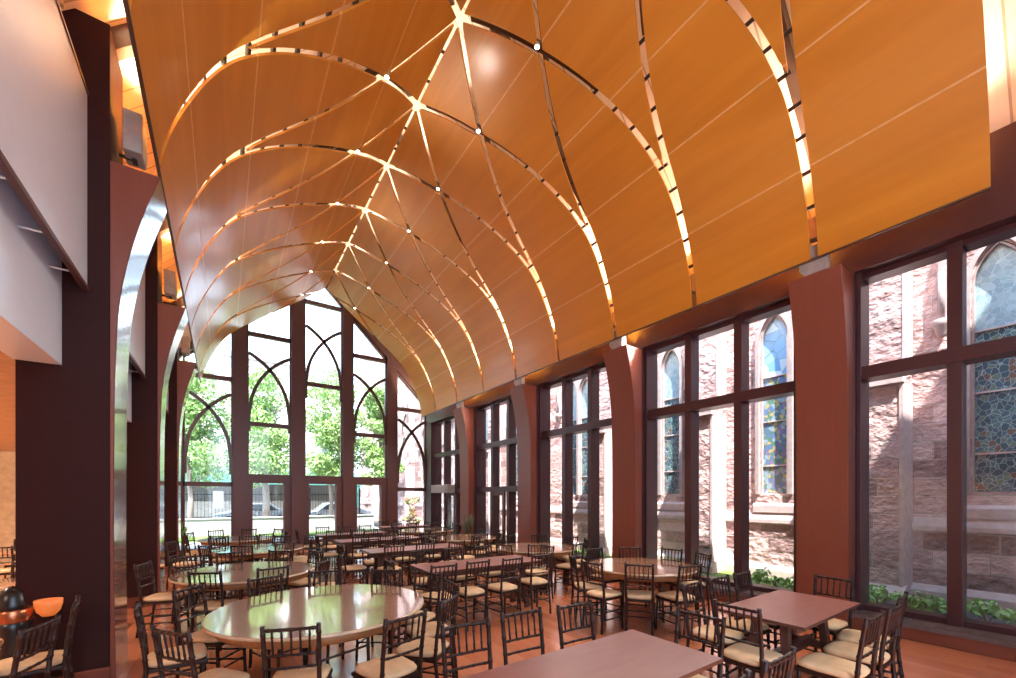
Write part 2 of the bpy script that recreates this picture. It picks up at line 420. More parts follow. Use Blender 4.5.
# curved steel ribs above the slots near the ridge, spacer bars across them lower down
nbar = 0
for us in SPR:
    for sd in (-1, 1):
        for sg in (-1, 1):
            uu = us + sg*STEP
            if not (U0+.2 < us < U1+1.6): continue
            b = MB(); pts = []
            for k in range(15):
                t = .12 + 1.95*k/14; d, z = sec(t); u = us + sg*shift(d)
                if U0+.05 < u < U1-.05: pts.append((u, t))
            if len(pts) > 3:
                pr = None
                for (u, t), (u2, t2) in zip(pts, pts[1:]):
                    b.beam(vpt(u, sd*t, .13), vpt(u2, sd*t2, .13), .07, .10)
                under(b.build('rib', M['brown_steel']), ceiling)
stuff_bars = MB()
for us in SPR:
    for sd in (-1, 1):
        for sg in (-1, 1):
            t = 2.1
            while t < (TMAX if sd > 0 else TLEFT)-.12:
                d, z = sec(t); u = us + sg*shift(d)
                if U0+.06 < u < U1-.06 and not (d > 2.75 and sg < 0):
                    p = Vector(vpt(u-.10, sd*t, .035)); q = Vector(vpt(u+.10, sd*t, .035))
                    nrm = Vector(vpt(u, sd*t, 1.)) - Vector(vpt(u, sd*t, 0))
                    if nbar < 98 and sd > 0 or (nbar < 98 and 4 < us < 11):
                        b = MB().beam(p, q, .045, .04, up=nrm); under(b.build('spacer_bar', M['dark_steel']), ceiling); nbar += 1
                    else: stuff_bars.beam(p, q, .045, .04, up=nrm)
                t += .36 if d < 3.0 else .42
    stuff_bars.beam((VC-.05, min(max(us+.6, U0), U1), 9.272), (VC+.05, min(max(us+.6, U0), U1), 9.272), .05, .02)
    stuff_bars.beam((VC-.05, min(max(us+1.2, U0), U1), 9.272), (VC+.05, min(max(us+1.2, U0), U1), 9.272), .05, .02)
so = under(stuff_bars.build('spacer_bars', M['dark_steel']), ceiling); so['kind'] = 'stuff'
eb = MB()
for sd in (-1, 1):
    te = TMAX if sd > 0 else TLEFT
    eb.beam(vpt(U0, sd*te, 0), vpt(U1, sd*te, 0), .03, .03)
under(eb.build('edge_trim', M['brown_steel']), ceiling)
# downlights at the crossings
dlp = []
for us in SPR:
    un = us + STEP/2
    for sd in (-1, 1):
        if U0+.3 < un < U1-.5: dlp.append((un, sd))
dl0 = None
ordw = ['nearest', 'second', 'third', 'fourth', 'fifth', 'sixth', 'seventh', 'eighth', 'ninth', 'tenth']
tn = t_of_d(.862)
for un, sd in dlp:
    p = vpt(un, sd*tn, -.01)
    if dl0 is None:
        o = empty('downlight', p)
        MB().lathe([(.036, 0), (.042, -.010), (.042, .03), (.03, .05)], n=16).build('housing', M['grey_case'], o)
        MB().lathe([(0.0, -.005), (.030, -.005), (.030, .004)], n=16).build('lens', M['lamp'], o)
        dl0 = o
    else:
        o = copy_tree(dl0); o.location = p
    idx = len([1 for a, s_ in dlp if s_ == sd and a <= un]) - 1
    tag(o, '%s small bright downlight counted along the %s slope of the vault' % (ordw[idx], 'church side' if sd > 0 else 'left'), 'downlight', 'downlights at the vault crossings')

# ------------------------------------------------------------------ room shell
XR, XL, YB, YF = 7.45, -1.5, 16.5, -2.6
fl = MB().box((-5.2, YF-.3, -.12), (7.6, YB+.2, 0)).build('floor', M['floor'])
structure(fl, 'glossy reddish brown plank floor of the hall', 'floor')
rb = MB()
def roofz(x): return 10.45 - abs(x - VC)
rb.prism([(VC, 10.45), (7.64, roofz(7.64)), (7.64, roofz(7.64)+.25), (VC, 10.8)], 'y', YF, YB+.3)
rb.prism([(VC, 10.45), (VC, 10.8), (-1.69, roofz(-1.69)+.25), (-1.69, roofz(-1.69))], 'y', YF, YB+.3)
roof = rb.build('roof', M['roof']); structure(roof, 'pale timber board roof above the amber vault', 'roof')
# ceiling sits under the roof: rafters
for k in range(6):
    y = 1.95 + BAY*k - BAY
    if y > YB: continue
    b = MB()
    b.beam((VC, y+.3, roofz(VC)-.10), (7.4, y+.3, roofz(7.4)-.10), .14, .2); b.beam((VC, y+.3, roofz(VC)-.10), (-1.3, y+.3, roofz(-1.3)-.10), .14, .2)
    structure(b.build('trim_%d' % (k+1), M['brown_steel']), 'dark rafter pair under the timber roof', 'rafter')

# right wall: header, piers, sill benches
wr = MB()
wr.box((7.13, YF, 4.87), (7.62, YB, 5.9)); wr.box((7.13, YB-.62, 0), (7.62, YB, 4.87))
NB = [-1.56 + BAY*k for k in range(0, 6)]          # y of the near side of each pier: pier spans y..y+.71
for k in range(-1, 5):
    y = 1.91 + BAY*k
    if y+.71 < YB-.3: wr.box((7.13, max(y, YF), 0), (7.62, y+.71, 4.87))
wall_r = wr.build('wall_right', M['maroon_wall'], bevel=.006)
structure(wall_r, 'dark maroon steel header and piers of the window wall towards the church', 'wall')
bench = MB(); bench.box((7.02, YF, 0), (7.6, YB-.62, .20))
bo = bench.build('baseboard_right', M['base'], bevel=.006); structure(bo, 'red brown base panel running under the church side windows', 'baseboard')
gr = MB(); gr.box((7.0, YF, .2), (7.3, YB-.62, .215)); gr.box((6.99, YF, .155), (7.02, YB-.62, .215))
y = YF+.03
while y < YB-.7:
    gr.box((6.985, y, .16), (6.995, y+.012, .21)); gr.box((7.0, y, .215), (7.26, y+.012, .222)); y += .1
go = gr.build('grille', M['grille'], bo)
def bay_window(n, ya, yb, door=False, canopy=False):
    """glazed bay between ya and yb at x = XR"""
    f = MB(); cols = 3
    mull = [ya + (yb-ya)*k/3 for k in (1, 2)]
    f.box((7.2, ya, .215), (XR+.12, ya+.05, 4.87)); f.box((7.2, yb-.05, .215), (XR+.12, yb, 4.87))
    for m in mull: f.box((7.27, m-.065, .215), (XR+.1, m+.065, 4.87))
    f.box((7.24, ya, 3.41), (XR+.1, yb, 3.58)); f.box((7.3, ya, .215), (XR+.1, yb, .29)); f.box((7.3, ya, 4.8), (XR+.1, yb, 4.87))
    if door:
        f.box((7.24, ya, 1.95), (XR+.1, yb, 2.12))
    o = f.build('window_%d' % n, M['maroon_wall'], bevel=.004)
    MB().box((XR, ya+.03, .26), (XR+.012, yb-.03, 4.84)).build('pane', M['glass'], o)
    return o
wl = ['nearest tall church side window with maroon mullions', 'second tall church side window from the camera, three panes wide',
      'third tall church side window from the camera, three panes wide', 'fourth church side window, with a door below its transom', 'last church side window, above the grey door canopy', 'church side window beside the camera']
for k in range(5):
    o = bay_window(k+1, 1.91 + BAY*(k-1) + .71, 1.91 + BAY*k if k < 4 else YB-.62, door=(k >= 3))
    structure(o, wl[k], 'window')
# door leaves in the last two bays
def side_door(n, ya, yb, label):
    f = MB()
    f.box((7.30, ya, .23), (7.37, ya+.11, 1.95)); f.box((7.30, yb-.11, .23), (7.37, yb, 1.95)); f.box((7.30, ya+.11, 1.83), (7.37, yb-.11, 1.95)); f.box((7.30, ya+.11, .23), (7.37, yb-.11, .42))
    o = f.build('door_%d' % n, M['maroon'], bevel=.004); structure(o, label, 'door')
    MB().box((7.33, ya+.1, .4), (7.34, yb-.1, 1.85)).build('pane', M['glass'], o)
    MB().tube([(7.27, ya+.16, .85), (7.27, ya+.16, 1.25)], .014).build('door_handle', M['grey_case'], o)
side_door(4, 10.72, 11.55, 'glazed side door with a dark maroon frame in the fourth church side bay')
side_door(5, 14.1, 14.95, 'glazed side door under the grey canopy in the last church side bay')
cb_ = MB().box((6.95, 13.95, 1.94), (7.24, 15.5, 2.26))
can = cb_.build('door_canopy', M['grey_case'], bevel=.01); tag(can, 'grey boxed air curtain fixed above the side door in the far corner', 'air curtain')

# columns with curved fins ---------------------------------------------------
FIN = catmull([(3.88, 0), (3.895, 1.2), (3.89, 2.6), (3.88, 3.13), (3.855, 3.63), (3.797, 4.05), (3.696, 4.51), (3.555, 5.0)], 6)
def column(y, sd, top, box_top, label):
    root = empty('column', (VC + sd*4.2, y+.3, 0)); structure(root, label, 'column')
    x = lambda d: VC + sd*d
    cut = [p for p in FIN if p[1] <= top]
    fin = MB(); back = 3.917 if sd < 0 else 4.1
    fin.prism([(x(back), top)] + [(x(back), 0)] + [(x(d), z) for d, z in cut], 'y', y, y+.61)
    under(fin.build('fin', M['column'], bevel=.004), root)
    edge = MB(); e2 = [(x(d), z) for d, z in cut]; em = M['fin_edge'] if sd < 0 else M['column']; e1 = [(x(d-.006), z) for d, z in cut]
    for k in range(len(cut)-1):
        edge.prism([e1[k], e2[k], e2[k+1], e1[k+1]], 'y', y+.003, y+.607)
    under(edge.build('polished_edge' if sd < 0 else 'inner_face', em), root)
    if sd < 0:
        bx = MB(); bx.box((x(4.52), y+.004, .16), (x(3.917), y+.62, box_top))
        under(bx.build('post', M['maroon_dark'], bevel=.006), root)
        pl = MB(); pl.box((x(4.55), y-.02, 0), (x(3.91), y+.64, .16))
        under(pl.build('plinth', M['column'], bevel=.006), root)
    gv_ = MB()
    for z in (.42, .62): gv_.box((x(3.889)-.003, y+.01, z), (x(3.889)+.003, y+.60, z+.012))
    under(gv_.build('reveal', M['dark_steel']), root)
    return root
names_l = ['big dark maroon column at the left, its curved edge leaning into the hall', 'second left column, with a thin polished curved edge', 'third left column, next to the end window', 'left column beside the camera']
for k, y in enumerate([5.39, 5.39+BAY, 5.39+2*BAY]): column(y, -1, 5.0, 6.3, names_l[k])
names_r = ['nearest reddish column between the church side windows', 'second reddish column along the church side', 'third tapering column along the church side', 'last tapering column along the church side, catching daylight']
for k, y in enumerate([1.92+BAY*i for i in range(4)]): column(y, 1, 4.84, 0, names_r[k])

# grey floodlights on the column heads ---------------------------------------
def floodlight(loc, sd, label):
    o = empty('floodlight', loc); tag(o, label, 'floodlight', 'grey floodlights on the column heads')
    h = MB(); h.prism([(-.16, -.2), (.10, -.2), (.17, -.1), (.17, .14), (.10, .2), (-.16, .2)], 'x', -.075, .075)
    hd = h.build('housing', M['grey_case'], o, bevel=.012); hd.rotation_euler = (0, 0, 0)
    MB().box((-.02, -.05, -.21), (.02, .05, -.17)).tube([(0, 0, -.19), (sd*.12, 0, -.19)], .018).build('bracket', M['dark_steel'], o)
    return o
# left fixtures hang off the posts above the fins, right ones sit on the fin heads
fl_pos = []
for k, y in enumerate([5.6, 5.6+BAY, 5.6+2*BAY]):
    floodlight((VC-3.765, y, 5.40), -1, ['grey angular floodlight above the big left column', 'grey angular floodlight above the second left column', 'grey angular floodlight above the third left column'][k]); fl_pos.append((VC-3.765, y, 5.40, -1))
for k in range(4):
    y = 2.25 + BAY*k
    o = floodlight((VC+3.745, y, 5.07), 1, ['grey floodlight on the head of the nearest church side column', 'grey floodlight on the head of the second church side column', 'grey floodlight on the head of the third church side column', 'grey floodlight on the head of the last church side column'][k]); fl_pos.append((VC+3.745, y, 5.07, 1))

# left side: aisle, bulkhead, hung boards ------------------------------------
wlm = MB(); wlm.box((-1.5, YF, 2.98), (-1.205, 5.385, 5.95)); 
for k in range(3):
    y0 = 6.015 + BAY*k; wlm.box((-1.5, y0, 2.98), (-1.205, min(y0+BAY-.63, YB), 5.95))
wlm.box((-1.5, 4.9, 5.95), (-1.3, YB, 5.96))
wl_o = wlm.build('wall_left', M['white_board']); structure(wl_o, 'pale bulkhead wall above the low left aisle', 'wall')
ac = MB().box((-5.2, YF, 2.98), (-1.5, YB, 3.1)); structure(ac.build('ceiling_aisle', M['tan_wall']), 'tan soffit over the left aisle', 'ceiling')
af = MB().box((-5.35, YF, 0), (-5.2, YB, 3.1)); structure(af.build('wall_aisle', M['tan_wall']), 'tan plaster wall at the back of the left aisle', 'wall')
for k, (a, b) in enumerate([(YF+.3, 5.385)] + [(6.015+BAY*i, 6.015+BAY*i+BAY-.635) for i in range(3)]):
    if b > YB: b = YB-.05
    r = empty('trim_%d' % (k+11), (-1.04, (a+b)/2, 3.7)); structure(r, ['white board hung along the left aisle nearest the camera', 'white board hung beyond the big left column', 'white board hung beyond the second left column', 'white board hung beside the end window'][k], 'board')
    under(MB().box((-1.065, a, 3.74), (-1.04, b, 5.53)).build('board', M['white_board'], bevel=.002), r)
    under(MB().box((-1.075, a, 3.70), (-1.03, b, 3.74)).box((-1.075, a, 5.53), (-1.03, b, 5.56)).build('edge_strip', M['maroon'], bevel=.002), r)
    rd = MB(); y = b-.35
    while y > a: rd.tube([(-1.205, y, 3.72), (-1.05, y, 3.72)], .008, 6); y -= .62
    under(rd.build('support_rod', M['white_paint']), r)
# wooden stepped corbel at the upper left
cbm = MB()
for k in range(6): cbm.box((-1.5, 4.3-.0*k, 5.6+.2*k), (-1.24+.02*k, 5.35, 5.6+.2*k+.19))
cbm_o = cbm.build('trim_20', M['roof']); structure(cbm_o, 'stepped pale timber corbel at the roof edge above the left board', 'corbel')

# end wall: gable glazing ------------------------------------------------------
GA = lambda x: 9.8 - (x - 3.05 if x > 3.05 else .86*(3.05 - x))
wb = MB()
wb.prism([(-1.75, 5.2), (-1.04, GA(-1.04)), (3.05, 9.8), (7.14, GA(7.14)), (7.7, 5.2), (7.7, roofz(7.7)+.2), (VC, 10.7), (-1.75, roofz(-1.75)+.2)], 'y', YB-.12, YB+.16)
wb.box((-1.75, YB-.14, 0), (-1.04, YB+.16, 6.0)); wb.box((7.14, YB-.14, 0), (7.7, YB+.16, 6.0)); wae = MB().box((-5.3, YB-.1, 0), (-1.75, YB+.1, 3.1)); structure(wae.build('wall_aisle_end', M['tan_wall']), 'tan plaster wall closing the far end of the left aisle', 'wall')
structure(wb.build('wall_back', M['maroon'], bevel=.004), 'maroon gable surround of the end window wall', 'wall')
MU = [(-1.04, .27), (.67, 2.0), (2.42, 3.74), (4.11, 5.44), (5.85, 7.14)]
gm = MB()
for (a, b), (c, d) in zip(MU, MU[1:]):
    m = (b+c)/2; gm.prism([(b, 0), (c, 0), (c, GA(c)+.05), (m, GA(m)+.05), (b, GA(b)+.05)], 'y', YB-.16, YB+.12)
win6 = gm.build('window_6', M['maroon'], bevel=.004); structure(win6, 'tall gothic gable window at the far end with arched tracery', 'window')
BARS = [[5.7, 2.2], [7.35, 4.28], [8.92, 5.92], [7.28, 4.22], [5.42, 2.1]]
XC = [4.7, 6.19, 7.54, 6.04, 4.51]
for k, (a, b) in enumerate(MU):
    bb = MB()
    for z in BARS[k]: bb.box((a, YB-.07, z-.07), (b, YB+.07, z+.07))
    for s0, s1 in ((a, a+.05), (b-.05, b)): bb.prism([(s0, .0), (s1, .0), (s1, GA(s1)), (s0, GA(s0))], 'y', YB-.07, YB+.07)
    m = 3.05
    top = [(a, GA(a))] + ([(m, 9.8)] if a < m < b else []) + [(b, GA(b))]
    bb.strip([(p[0], p[1]-.05) for p in top], .05, 'y', YB-.07, YB+.07)
    bb.build('window_frame', M['maroon'], win6)
    tr = MB(); R = 2.4; w = b-a; z0 = XC[k]-1.66; L = []
    for q in range(17):
        xx = w*q/16; L.append((xx, z0 + math.sqrt(max(0, R*R-(R-xx)**2))))
    low = [(0.0, z0-.5)]
    tr.strip([(a+.05+p[0]*(w-.1)/w, p[1]) for p in low+L], .052, 'y', YB-.11, YB-.03)
    tr.strip([(b-.05-p[0]*(w-.1)/w, p[1]) for p in low+L], .052, 'y', YB-.11, YB-.03)
    tr.build('tracery', M['brown_steel'], win6)
    pn = MB(); pn.prism([(a, .1), (b, .1)] + top[::-1], 'y', YB+.005, YB+.015)
    pn.build('pane', M['glass'], win6)
    if k in (0, 4):
        MB().box((a, YB-.08, 0), (b, YB+.08, .12)).build('window_sill', M['maroon'], win6)
dlab = ['left of the three glazed doors in the end wall', 'middle of the three glazed doors in the end wall', 'right of the three glazed doors in the end wall']
for i, k in enumerate((1, 2, 3)):
    a, b = MU[k]; f = MB()
    f.box((a, YB-.1, 2.26), (b, YB+.06, 2.56)); f.box((a, YB-.1, 0), (a+.16, YB+.06, 2.26)); f.box((b-.25, YB-.1, 0), (b, YB+.06, 2.26)); f.box((a+.16, YB-.09, .0), (b-.25, YB+.05, .22))
    o = f.build('door_%d' % (i+1), M['maroon'], bevel=.004); structure(o, dlab[i], 'door')
    MB().box((b-.235, YB-.103, .02), (b-.225, YB-.098, 2.2)).tube([(b-.32, YB-.16, .9), (b-.32, YB-.16, 1.2)], .012).build('door_handle', M['grey_case'], o)

# front wall behind the camera, with a gable opening added to admit daylight ---------------------
wf = MB()
wf.box((-5.3, YF-.2, 0), (-1.2, YF, 3.1)); wf.box((-1.75, YF-.2, 0), (7.7, YF, .5)); wf.box((-1.75, YF-.2, 0), (-.9, YF, 6.0)); wf.box((7.0, YF-.2, 0), (7.7, YF, 6.0)); wf.box((2.9, YF-.2, 0), (3.15, YF, 10.2))
wf.prism([(-1.75, 5.2), (-1.04, GA(-1.04)), (3.05, 9.8), (7.14, GA(7.14)), (7.7, 5.2), (7.7, roofz(7.7)+.2), (VC, 10.7), (-1.75, roofz(-1.75)+.2)], 'y', YF-.2, YF)
wf.box((3.0, YF-.2, 4.2), (7.2, YF, 10.0)); wf.box((-1.0, YF-.2, 6.8), (3.0, YF, 10.0))  # infill added to block direct sun through the opening
structure(wf.build('wall_front', M['maroon']), 'maroon end wall behind the camera with a gable opening added for daylight', 'wall')

# ------------------------------------------------------------------ chairs
def bamboo(b, pts, r, knots=4, n=8):
    """turned rod with ring bulges"""
    P = [Vector(p) for p in pts]; seg = [(P[i+1]-P[i]).length for i in range(len(P)-1)]; L = sum(seg)
    def at(s):
        for i, l in enumerate(seg):
            if s <= l or i == len(seg)-1: return P[i].lerp(P[i+1], min(1, s/l))
            s -= l
    ss = {0., L}
    acc = 0
    for l in seg: acc += l; ss.add(acc)
    kn = [L*(k+.5)/knots for k in range(knots)]
    for k in kn: ss |= {k-.012, k-.006, k+.006, k+.012}
    ss = sorted(x for x in ss if 0 <= x <= L)
    rad = [r*1.22 if any(abs(x-k) < .008 for k in kn) else r for x in ss]
    b.tube([at(x) for x in ss], rad, n)
    return b
def cushion_mesh():
    b = MB(); nx = 12; rows = [(.0, .90), (.012, 1.0), (.03, 1.02), (.044, .97), (.052, .84), (.054, .5), (.055, .0)]
    def out(t, k):
        # rounded trapezoid, wider in front
        a = 2*PI*t; c, s = math.cos(a), math.sin(a)
        e = .42
        x = math.copysign(abs(c)**e, c)*.183; y = math.copysign(abs(s)**e, s)*.195
        x *= 1 + .08*(y/.195)
        return x*k, y*k
    n = 28; vs = []; fs = []
    for z, k in rows[:-1]:
        for i in range(n): x, y = out(i/n, k); vs.append((x, y, z))
    vs.append((0, 0, rows[-1][0]))
    m = len(rows)-1
    for r in range(m-1):
        for i in range(n): fs.append((r*n+i, r*n+(i+1)%n, (r+1)*n+(i+1)%n, (r+1)*n+i))
    for i in range(n): fs.append(((m-1)*n+i, (m-1)*n+(i+1)%n, m*n))
    fs.append(tuple(range(n))[::-1])
    b.add(vs, fs, 0, True); return b
WR = .166
def post_pts(s): return [(s*.160, -.235, 0), (s*.164, -.19, .44), (s*WR, -.205, .62), (s*(WR+.004), -.25, .93)]
def parts():
    P = []
    st = MB(); st.prism([(-.193, .195), (-.165, -.20), (.165, -.20), (.193, .195)], 'z', .415, .447); P.append(('seat', st, 'chair', .008))
    cu = cushion_mesh(); P.append(('cushion', cu, 'cushion', 0))
    for s in (-1, 1):
        P.append(('leg', bamboo(MB(), [(s*.174, .165, .425), (s*.180, .185, 0)], .0145, 4), 'chair', 0))
    for s in (-1, 1):
        P.append(('leg', bamboo(MB(), post_pts(s), .0155, 8), 'chair', 0))
    P.append(('top_rail', bamboo(MB(), [(-.168, -.246, .900), (-.08, -.254, .901), (.08, -.254, .901), (.168, -.246, .900)], .0125, 5), 'chair', 0))
    for z, y in ((.722, -.220), (.632, -.207)):
        P.append(('back_rail', bamboo(MB(), [(-.167, y, z), (-.08, y-.007, z), (.08, y-.007, z), (.167, y, z)], .0100, 4), 'chair', 0))
    for k in range(5):
        x = -.112 + .056*k
        P.append(('spindle', bamboo(MB(), [(x, -.227, .722), (x*1.02, -.253, .900)], .0074, 2, 6), 'chair', 0))
    for s in (-1, 1):
        q = MB()
        for z in (.17, .27): bamboo(q, [(s*.178, .175, z), (s*.162, -.215, z)], .009, 3, 6)
        P.append(('stretcher', q, 'chair', 0))
    q = MB()
    for z in (.20, .29): bamboo(q, [(-.178, .177, z), (.178, .177, z)], .009, 3, 6)
    P.append(('stretcher', q, 'chair', 0))
    q = MB(); bamboo(q, [(-.162, -.215, .23), (.162, -.215, .23)], .009, 3, 6); P.append(('stretcher', q, 'chair', 0))
    return P
PARTS = parts()
chair_root = None; far_mesh = None
def make_chair(root):
    for nm, b, mt, bv in PARTS:
        o = b.build(nm, M[mt], root, bevel=bv)
        if nm == 'cushion': o.location = (0, 0, .447)
        if nm == 'cushion': o['label'] = 'cream padded cushion'
def make_far():
    b = MB()
    for nm, p, mt, bv in PARTS:
        dz = .447 if nm == 'cushion' else 0
        b.add([(x, y, z+dz) for x, y, z in p.v], p.f, 1 if nm == 'cushion' else 0, nm == 'cushion')
    return b.mesh('dining_chair', [M['chair'], M['cushion']])
first = [None]; farm = [None]
def place_chair(v, u, fv, fu, label, group, far=False):
    """v,u: where the top of the back is; (fv,fu): the way the sitter faces"""
    l = math.hypot(fv, fu); fv /= l; fu /= l
    loc = (v + .25*fv, u + .25*fu, 0); rz = math.atan2(-fv, fu)
    if far:
        if farm[0] is None: farm[0] = make_far()
        o = bpy.data.objects.new('dining_chair', farm[0]); COL.objects.link(o)
    elif first[0] is None:
        o = empty('dining_chair'); make_chair(o); first[0] = o
    else:
        o = copy_tree(first[0])
    o.location = loc; o.rotation_euler = (0, 0, rz)
    return tag(o, label, 'chair', group)

ORD = ['leftmost', 'second from left', 'third from left', 'fourth from left', 'fifth from left', 'sixth from left', 'seventh from left']
QUEUE = []
def px_of(v, u):
    Z = u*math.cos(YAW) + v*math.sin(YAW); X = v*math.cos(YAW) - u*math.sin(YAW); return X/Z
def chairs_at(tname, lst, group, far=False):
    """lst: (v, u, fv, fu). Labels count the chairs along the near and far sides of their table."""
    near = [c for c in lst if c[2]*math.sin(YAW) + c[3]*math.cos(YAW) > 0]; fars = [c for c in lst if c not in near]
    for side, L in (('near', near), ('far', fars)):
        L.sort(key=lambda c: px_of(c[0], c[1]))
        for i, (v, u, fv, fu) in enumerate(L):
            w = ORD[i] if i < len(L)-1 else ('rightmost' if len(L) > 1 else 'only one')
            l = math.hypot(fv, fu); fv, fu = fv/l, fu/l
            QUEUE.append([v, u, fv, fu, 'dark turned chair, %s on %s side of %s' % (w, side, tname), group, far, tname])

# ------------------------------------------------------------------ tables
def round_table(v, u, r, label, rot=0., cat='table', detail=True):
    o = empty('round_table', (v, u, 0), rot); tag(o, label, cat, 'round banquet tables')
    t = MB(); t.lathe([(0, .735), (r, .735), (r, .758), (r-.004, .762), (0, .762)], n=72, smooth=False); tp = t.build('tabletop', M['round_top'], o)
    MB().lathe([(r+.0005, .736), (r+.006, .738), (r+.006, .757), (r+.0005, .759)], n=64).build('rim', M['rim'], tp)
    a = MB(); a.lathe([(r-.075, .655), (r-.045, .734), (r-.10, .734)], n=48); a.lathe([(0, .725), (r-.08, .725), (r-.08, .734), (0, .734)], n=48); a.build('apron', M['ply'], o)
    for s in (-1, 1):
        for q in (-1, 1):
            MB().tube([(q*.25, s*r*.34, .72), (q*.25, s*r*.38, .02)], .016, 8).build('leg', M['tube'], o)
        MB().tube([(-.27, s*r*.38, .02), (.27, s*r*.38, .02)], .018, 8).build('foot_bar', M['tube'], o)
        MB().tube([(-.25, s*r*.36, .38), (.25, s*r*.36, .38)], .012, 8).build('cross_bar', M['tube'], o)
        MB().tube([(0, s*.04, .715), (0, s*r*.36, .38)], .010, 8).build('brace', M['tube'], o)
    return o
def plank_table(v0, v1, u0, u1, label, group='dark plank tables'):
    cx, cy = (v0+v1)/2, (u0+u1)/2; w, d = (v1-v0)/2, (u1-u0)/2
    o = empty('plank_table', (cx, cy, 0)); tag(o, label, 'table', group)
    tt = MB().box((-w, -d, .734), (w, d, .762)); tt.mi = [1, 0, 1, 1, 1, 1]; tt.build('tabletop', [M['table_dark'], M['table_leg']], o, bevel=.003)
    ap = MB(); ap.box((-w+.12, -d+.10, .655), (w-.12, -d+.13, .734)); ap.box((-w+.12, d-.13, .655), (w-.12, d-.10, .734)); ap.build('apron', M['table_leg'], o)
    for sx in (-1, 1):
        for sy in (-1, 1):
            MB().beam((sx*(w-.26), sy*(d-.24), .72), (sx*(w-.19), sy*(d-.18), 0.0), .085, .06, up=(0, 1, 0)).build('leg', M['table_leg'], o, bevel=.004)
        MB().box((sx*(w-.23)-.03, -d+.2, .30), (sx*(w-.23)+.03, d-.2, .37)).build('cross_bar', M['table_leg'], o, bevel=.004)
    MB().box((-w+.2, -.03, .31), (w-.2, .03, .40)).build('stretcher', M['table_leg'], o, bevel=.004)
    return o
RT = {'T1': (.78, 4.17, .92), 'D': (.28, 6.71, .84), 'E': (.60, 9.55, .80), 'F': (.30, 12.1, .80), 'C': (5.12, 3.89, .77), 'H': (5.25, 6.55, .82), 'K': (5.0, 9.2, .82), 'K2': (5.2, 11.9, .82)}
def ring(tn, pts): # pts = (u, v) of back tops -> face the table centre
    cv, cu, r = RT[tn]; out = []
    for u, v in pts:
        d = math.hypot(v-cv, u-cu); k = max(1, (r+.12)/d)
        v, u = cv+(v-cv)*k, cu+(u-cu)*k; out.append((v, u, cv-v, cu-u))
    return out
def ring_a(tn, angs, rr):
    cv, cu, r = RT[tn]; return [(cv+rr*math.cos(math.radians(a)), cu+rr*math.sin(math.radians(a)), -math.cos(math.radians(a)), -math.sin(math.radians(a))) for a in angs]
round_table(*RT['T1'], 'big round table at front left, its glossy top mirroring green trees', .35)
round_table(*RT['D'], 'second round table on the left, its top mirroring pale blue sky', .9)
round_table(*RT['E'], 'third round table on the left, its top pale yellow green', .2)
round_table(*RT['F'], 'last round table on the left, close to the end doors', .6)
round_table(*RT['C'], 'round table by the second reddish column, ringed by chairs on orange floor', .7)
round_table(*RT['H'], 'round table by the third church side window, behind the long tables', .3)
round_table(*RT['K'], 'round table in front of the fourth church side window', .1)
round_table(*RT['K2'], 'round table in front of the grey door canopy', .5)
plank_table(.62, 2.59, 1.35, 2.05, 'dark plank table cut off by the bottom edge of the photo')
plank_table(3.72, 5.03, 1.30, 2.0, 'dark square-ended plank table under the nearest church side column')
plank_table(2.30, 4.25, 5.12, 5.88, 'long plank table in mid hall, the nearest of the centre row')
plank_table(2.2, 4.1, 7.5, 8.2, 'second long plank table of the centre row from the camera')
plank_table(2.16, 4.1, 9.65, 10.35, 'third long plank table of the centre row from the camera')
plank_table(2.05, 3.9, 11.65, 12.35, 'fourth long plank table of the centre row, before the end doors')
plank_table(4.4, 6.1, 13.6, 14.3, 'plank table in the far corner below the end window')

G1 = 'chairs around the round tables'; G2 = 'chairs along the plank tables'
c = ring('T1', [(3.42, -.28), (3.06, .37), (2.87, 1.1), (3.18, 1.6), (4.93, .93), (5.09, .4), (4.96, -.27)])
c += [(-.56, 4.33, 1, .1), (1.91, 3.79, -1, .05), (1.92, 4.33, -.8, -.5), (1.60, 4.83, -.6, -.8)]
chairs_at('front left round table', c, G1)
chairs_at('second left round table', ring('D', [(7.09, -.85), (5.91, -.15), (5.78, .51), (6.01, 1.15), (6.38, 1.42), (7.57, -.42), (7.72, .03), (7.5, .76), (7.16, 1.21)]), G1)
chairs_at('third left round table', ring('E', [(9.05, -.28), (8.72, .28), (8.75, .94), (10.29, -.82), (10.62, -.09), (10.75, .45), (10.4, 1.1), (9.3, 1.52), (9.85, 1.55)]), G1)
chairs_at('last left round table', ring_a('F', [-60, -110, -160, -15, 30, 75, 115, 155], 1.08), G1, True)
chairs_at('round table by the column', ring('C', [(3.82, 4.01), (3.36, 4.38), (2.94, 4.85), (3.46, 6.05), (4.05, 6.15), (4.6, 5.75), (4.85, 5.15), (4.42, 4.22)]), G1)
chairs_at('third window round table', ring('H', [(5.85, 4.73), (6.18, 4.2), (5.5, 5.43), (6.0, 6.15), (6.6, 6.3), (7.3, 5.95), (7.6, 5.3), (7.2, 4.45)]), G1)
chairs_at('fourth window round table', ring_a('K', [-150, -95, -55, -10, 35, 80, 125, 170], 1.05), G1, True)
chairs_at('round table before the canopy', ring_a('K2', [-140, -90, -40, 5, 50, 95, 140, 185], 1.05), G1, True)
chairs_at('foreground plank table', [(1.38, 2.47, -.08, -1), (1.87, 2.48, -.06, -1), (2.30, 2.42, -.06, -1), (2.9, 1.68, -1, -.08), (2.48, .98, 0, 1), (1.95, .98, 0, 1)], G2)
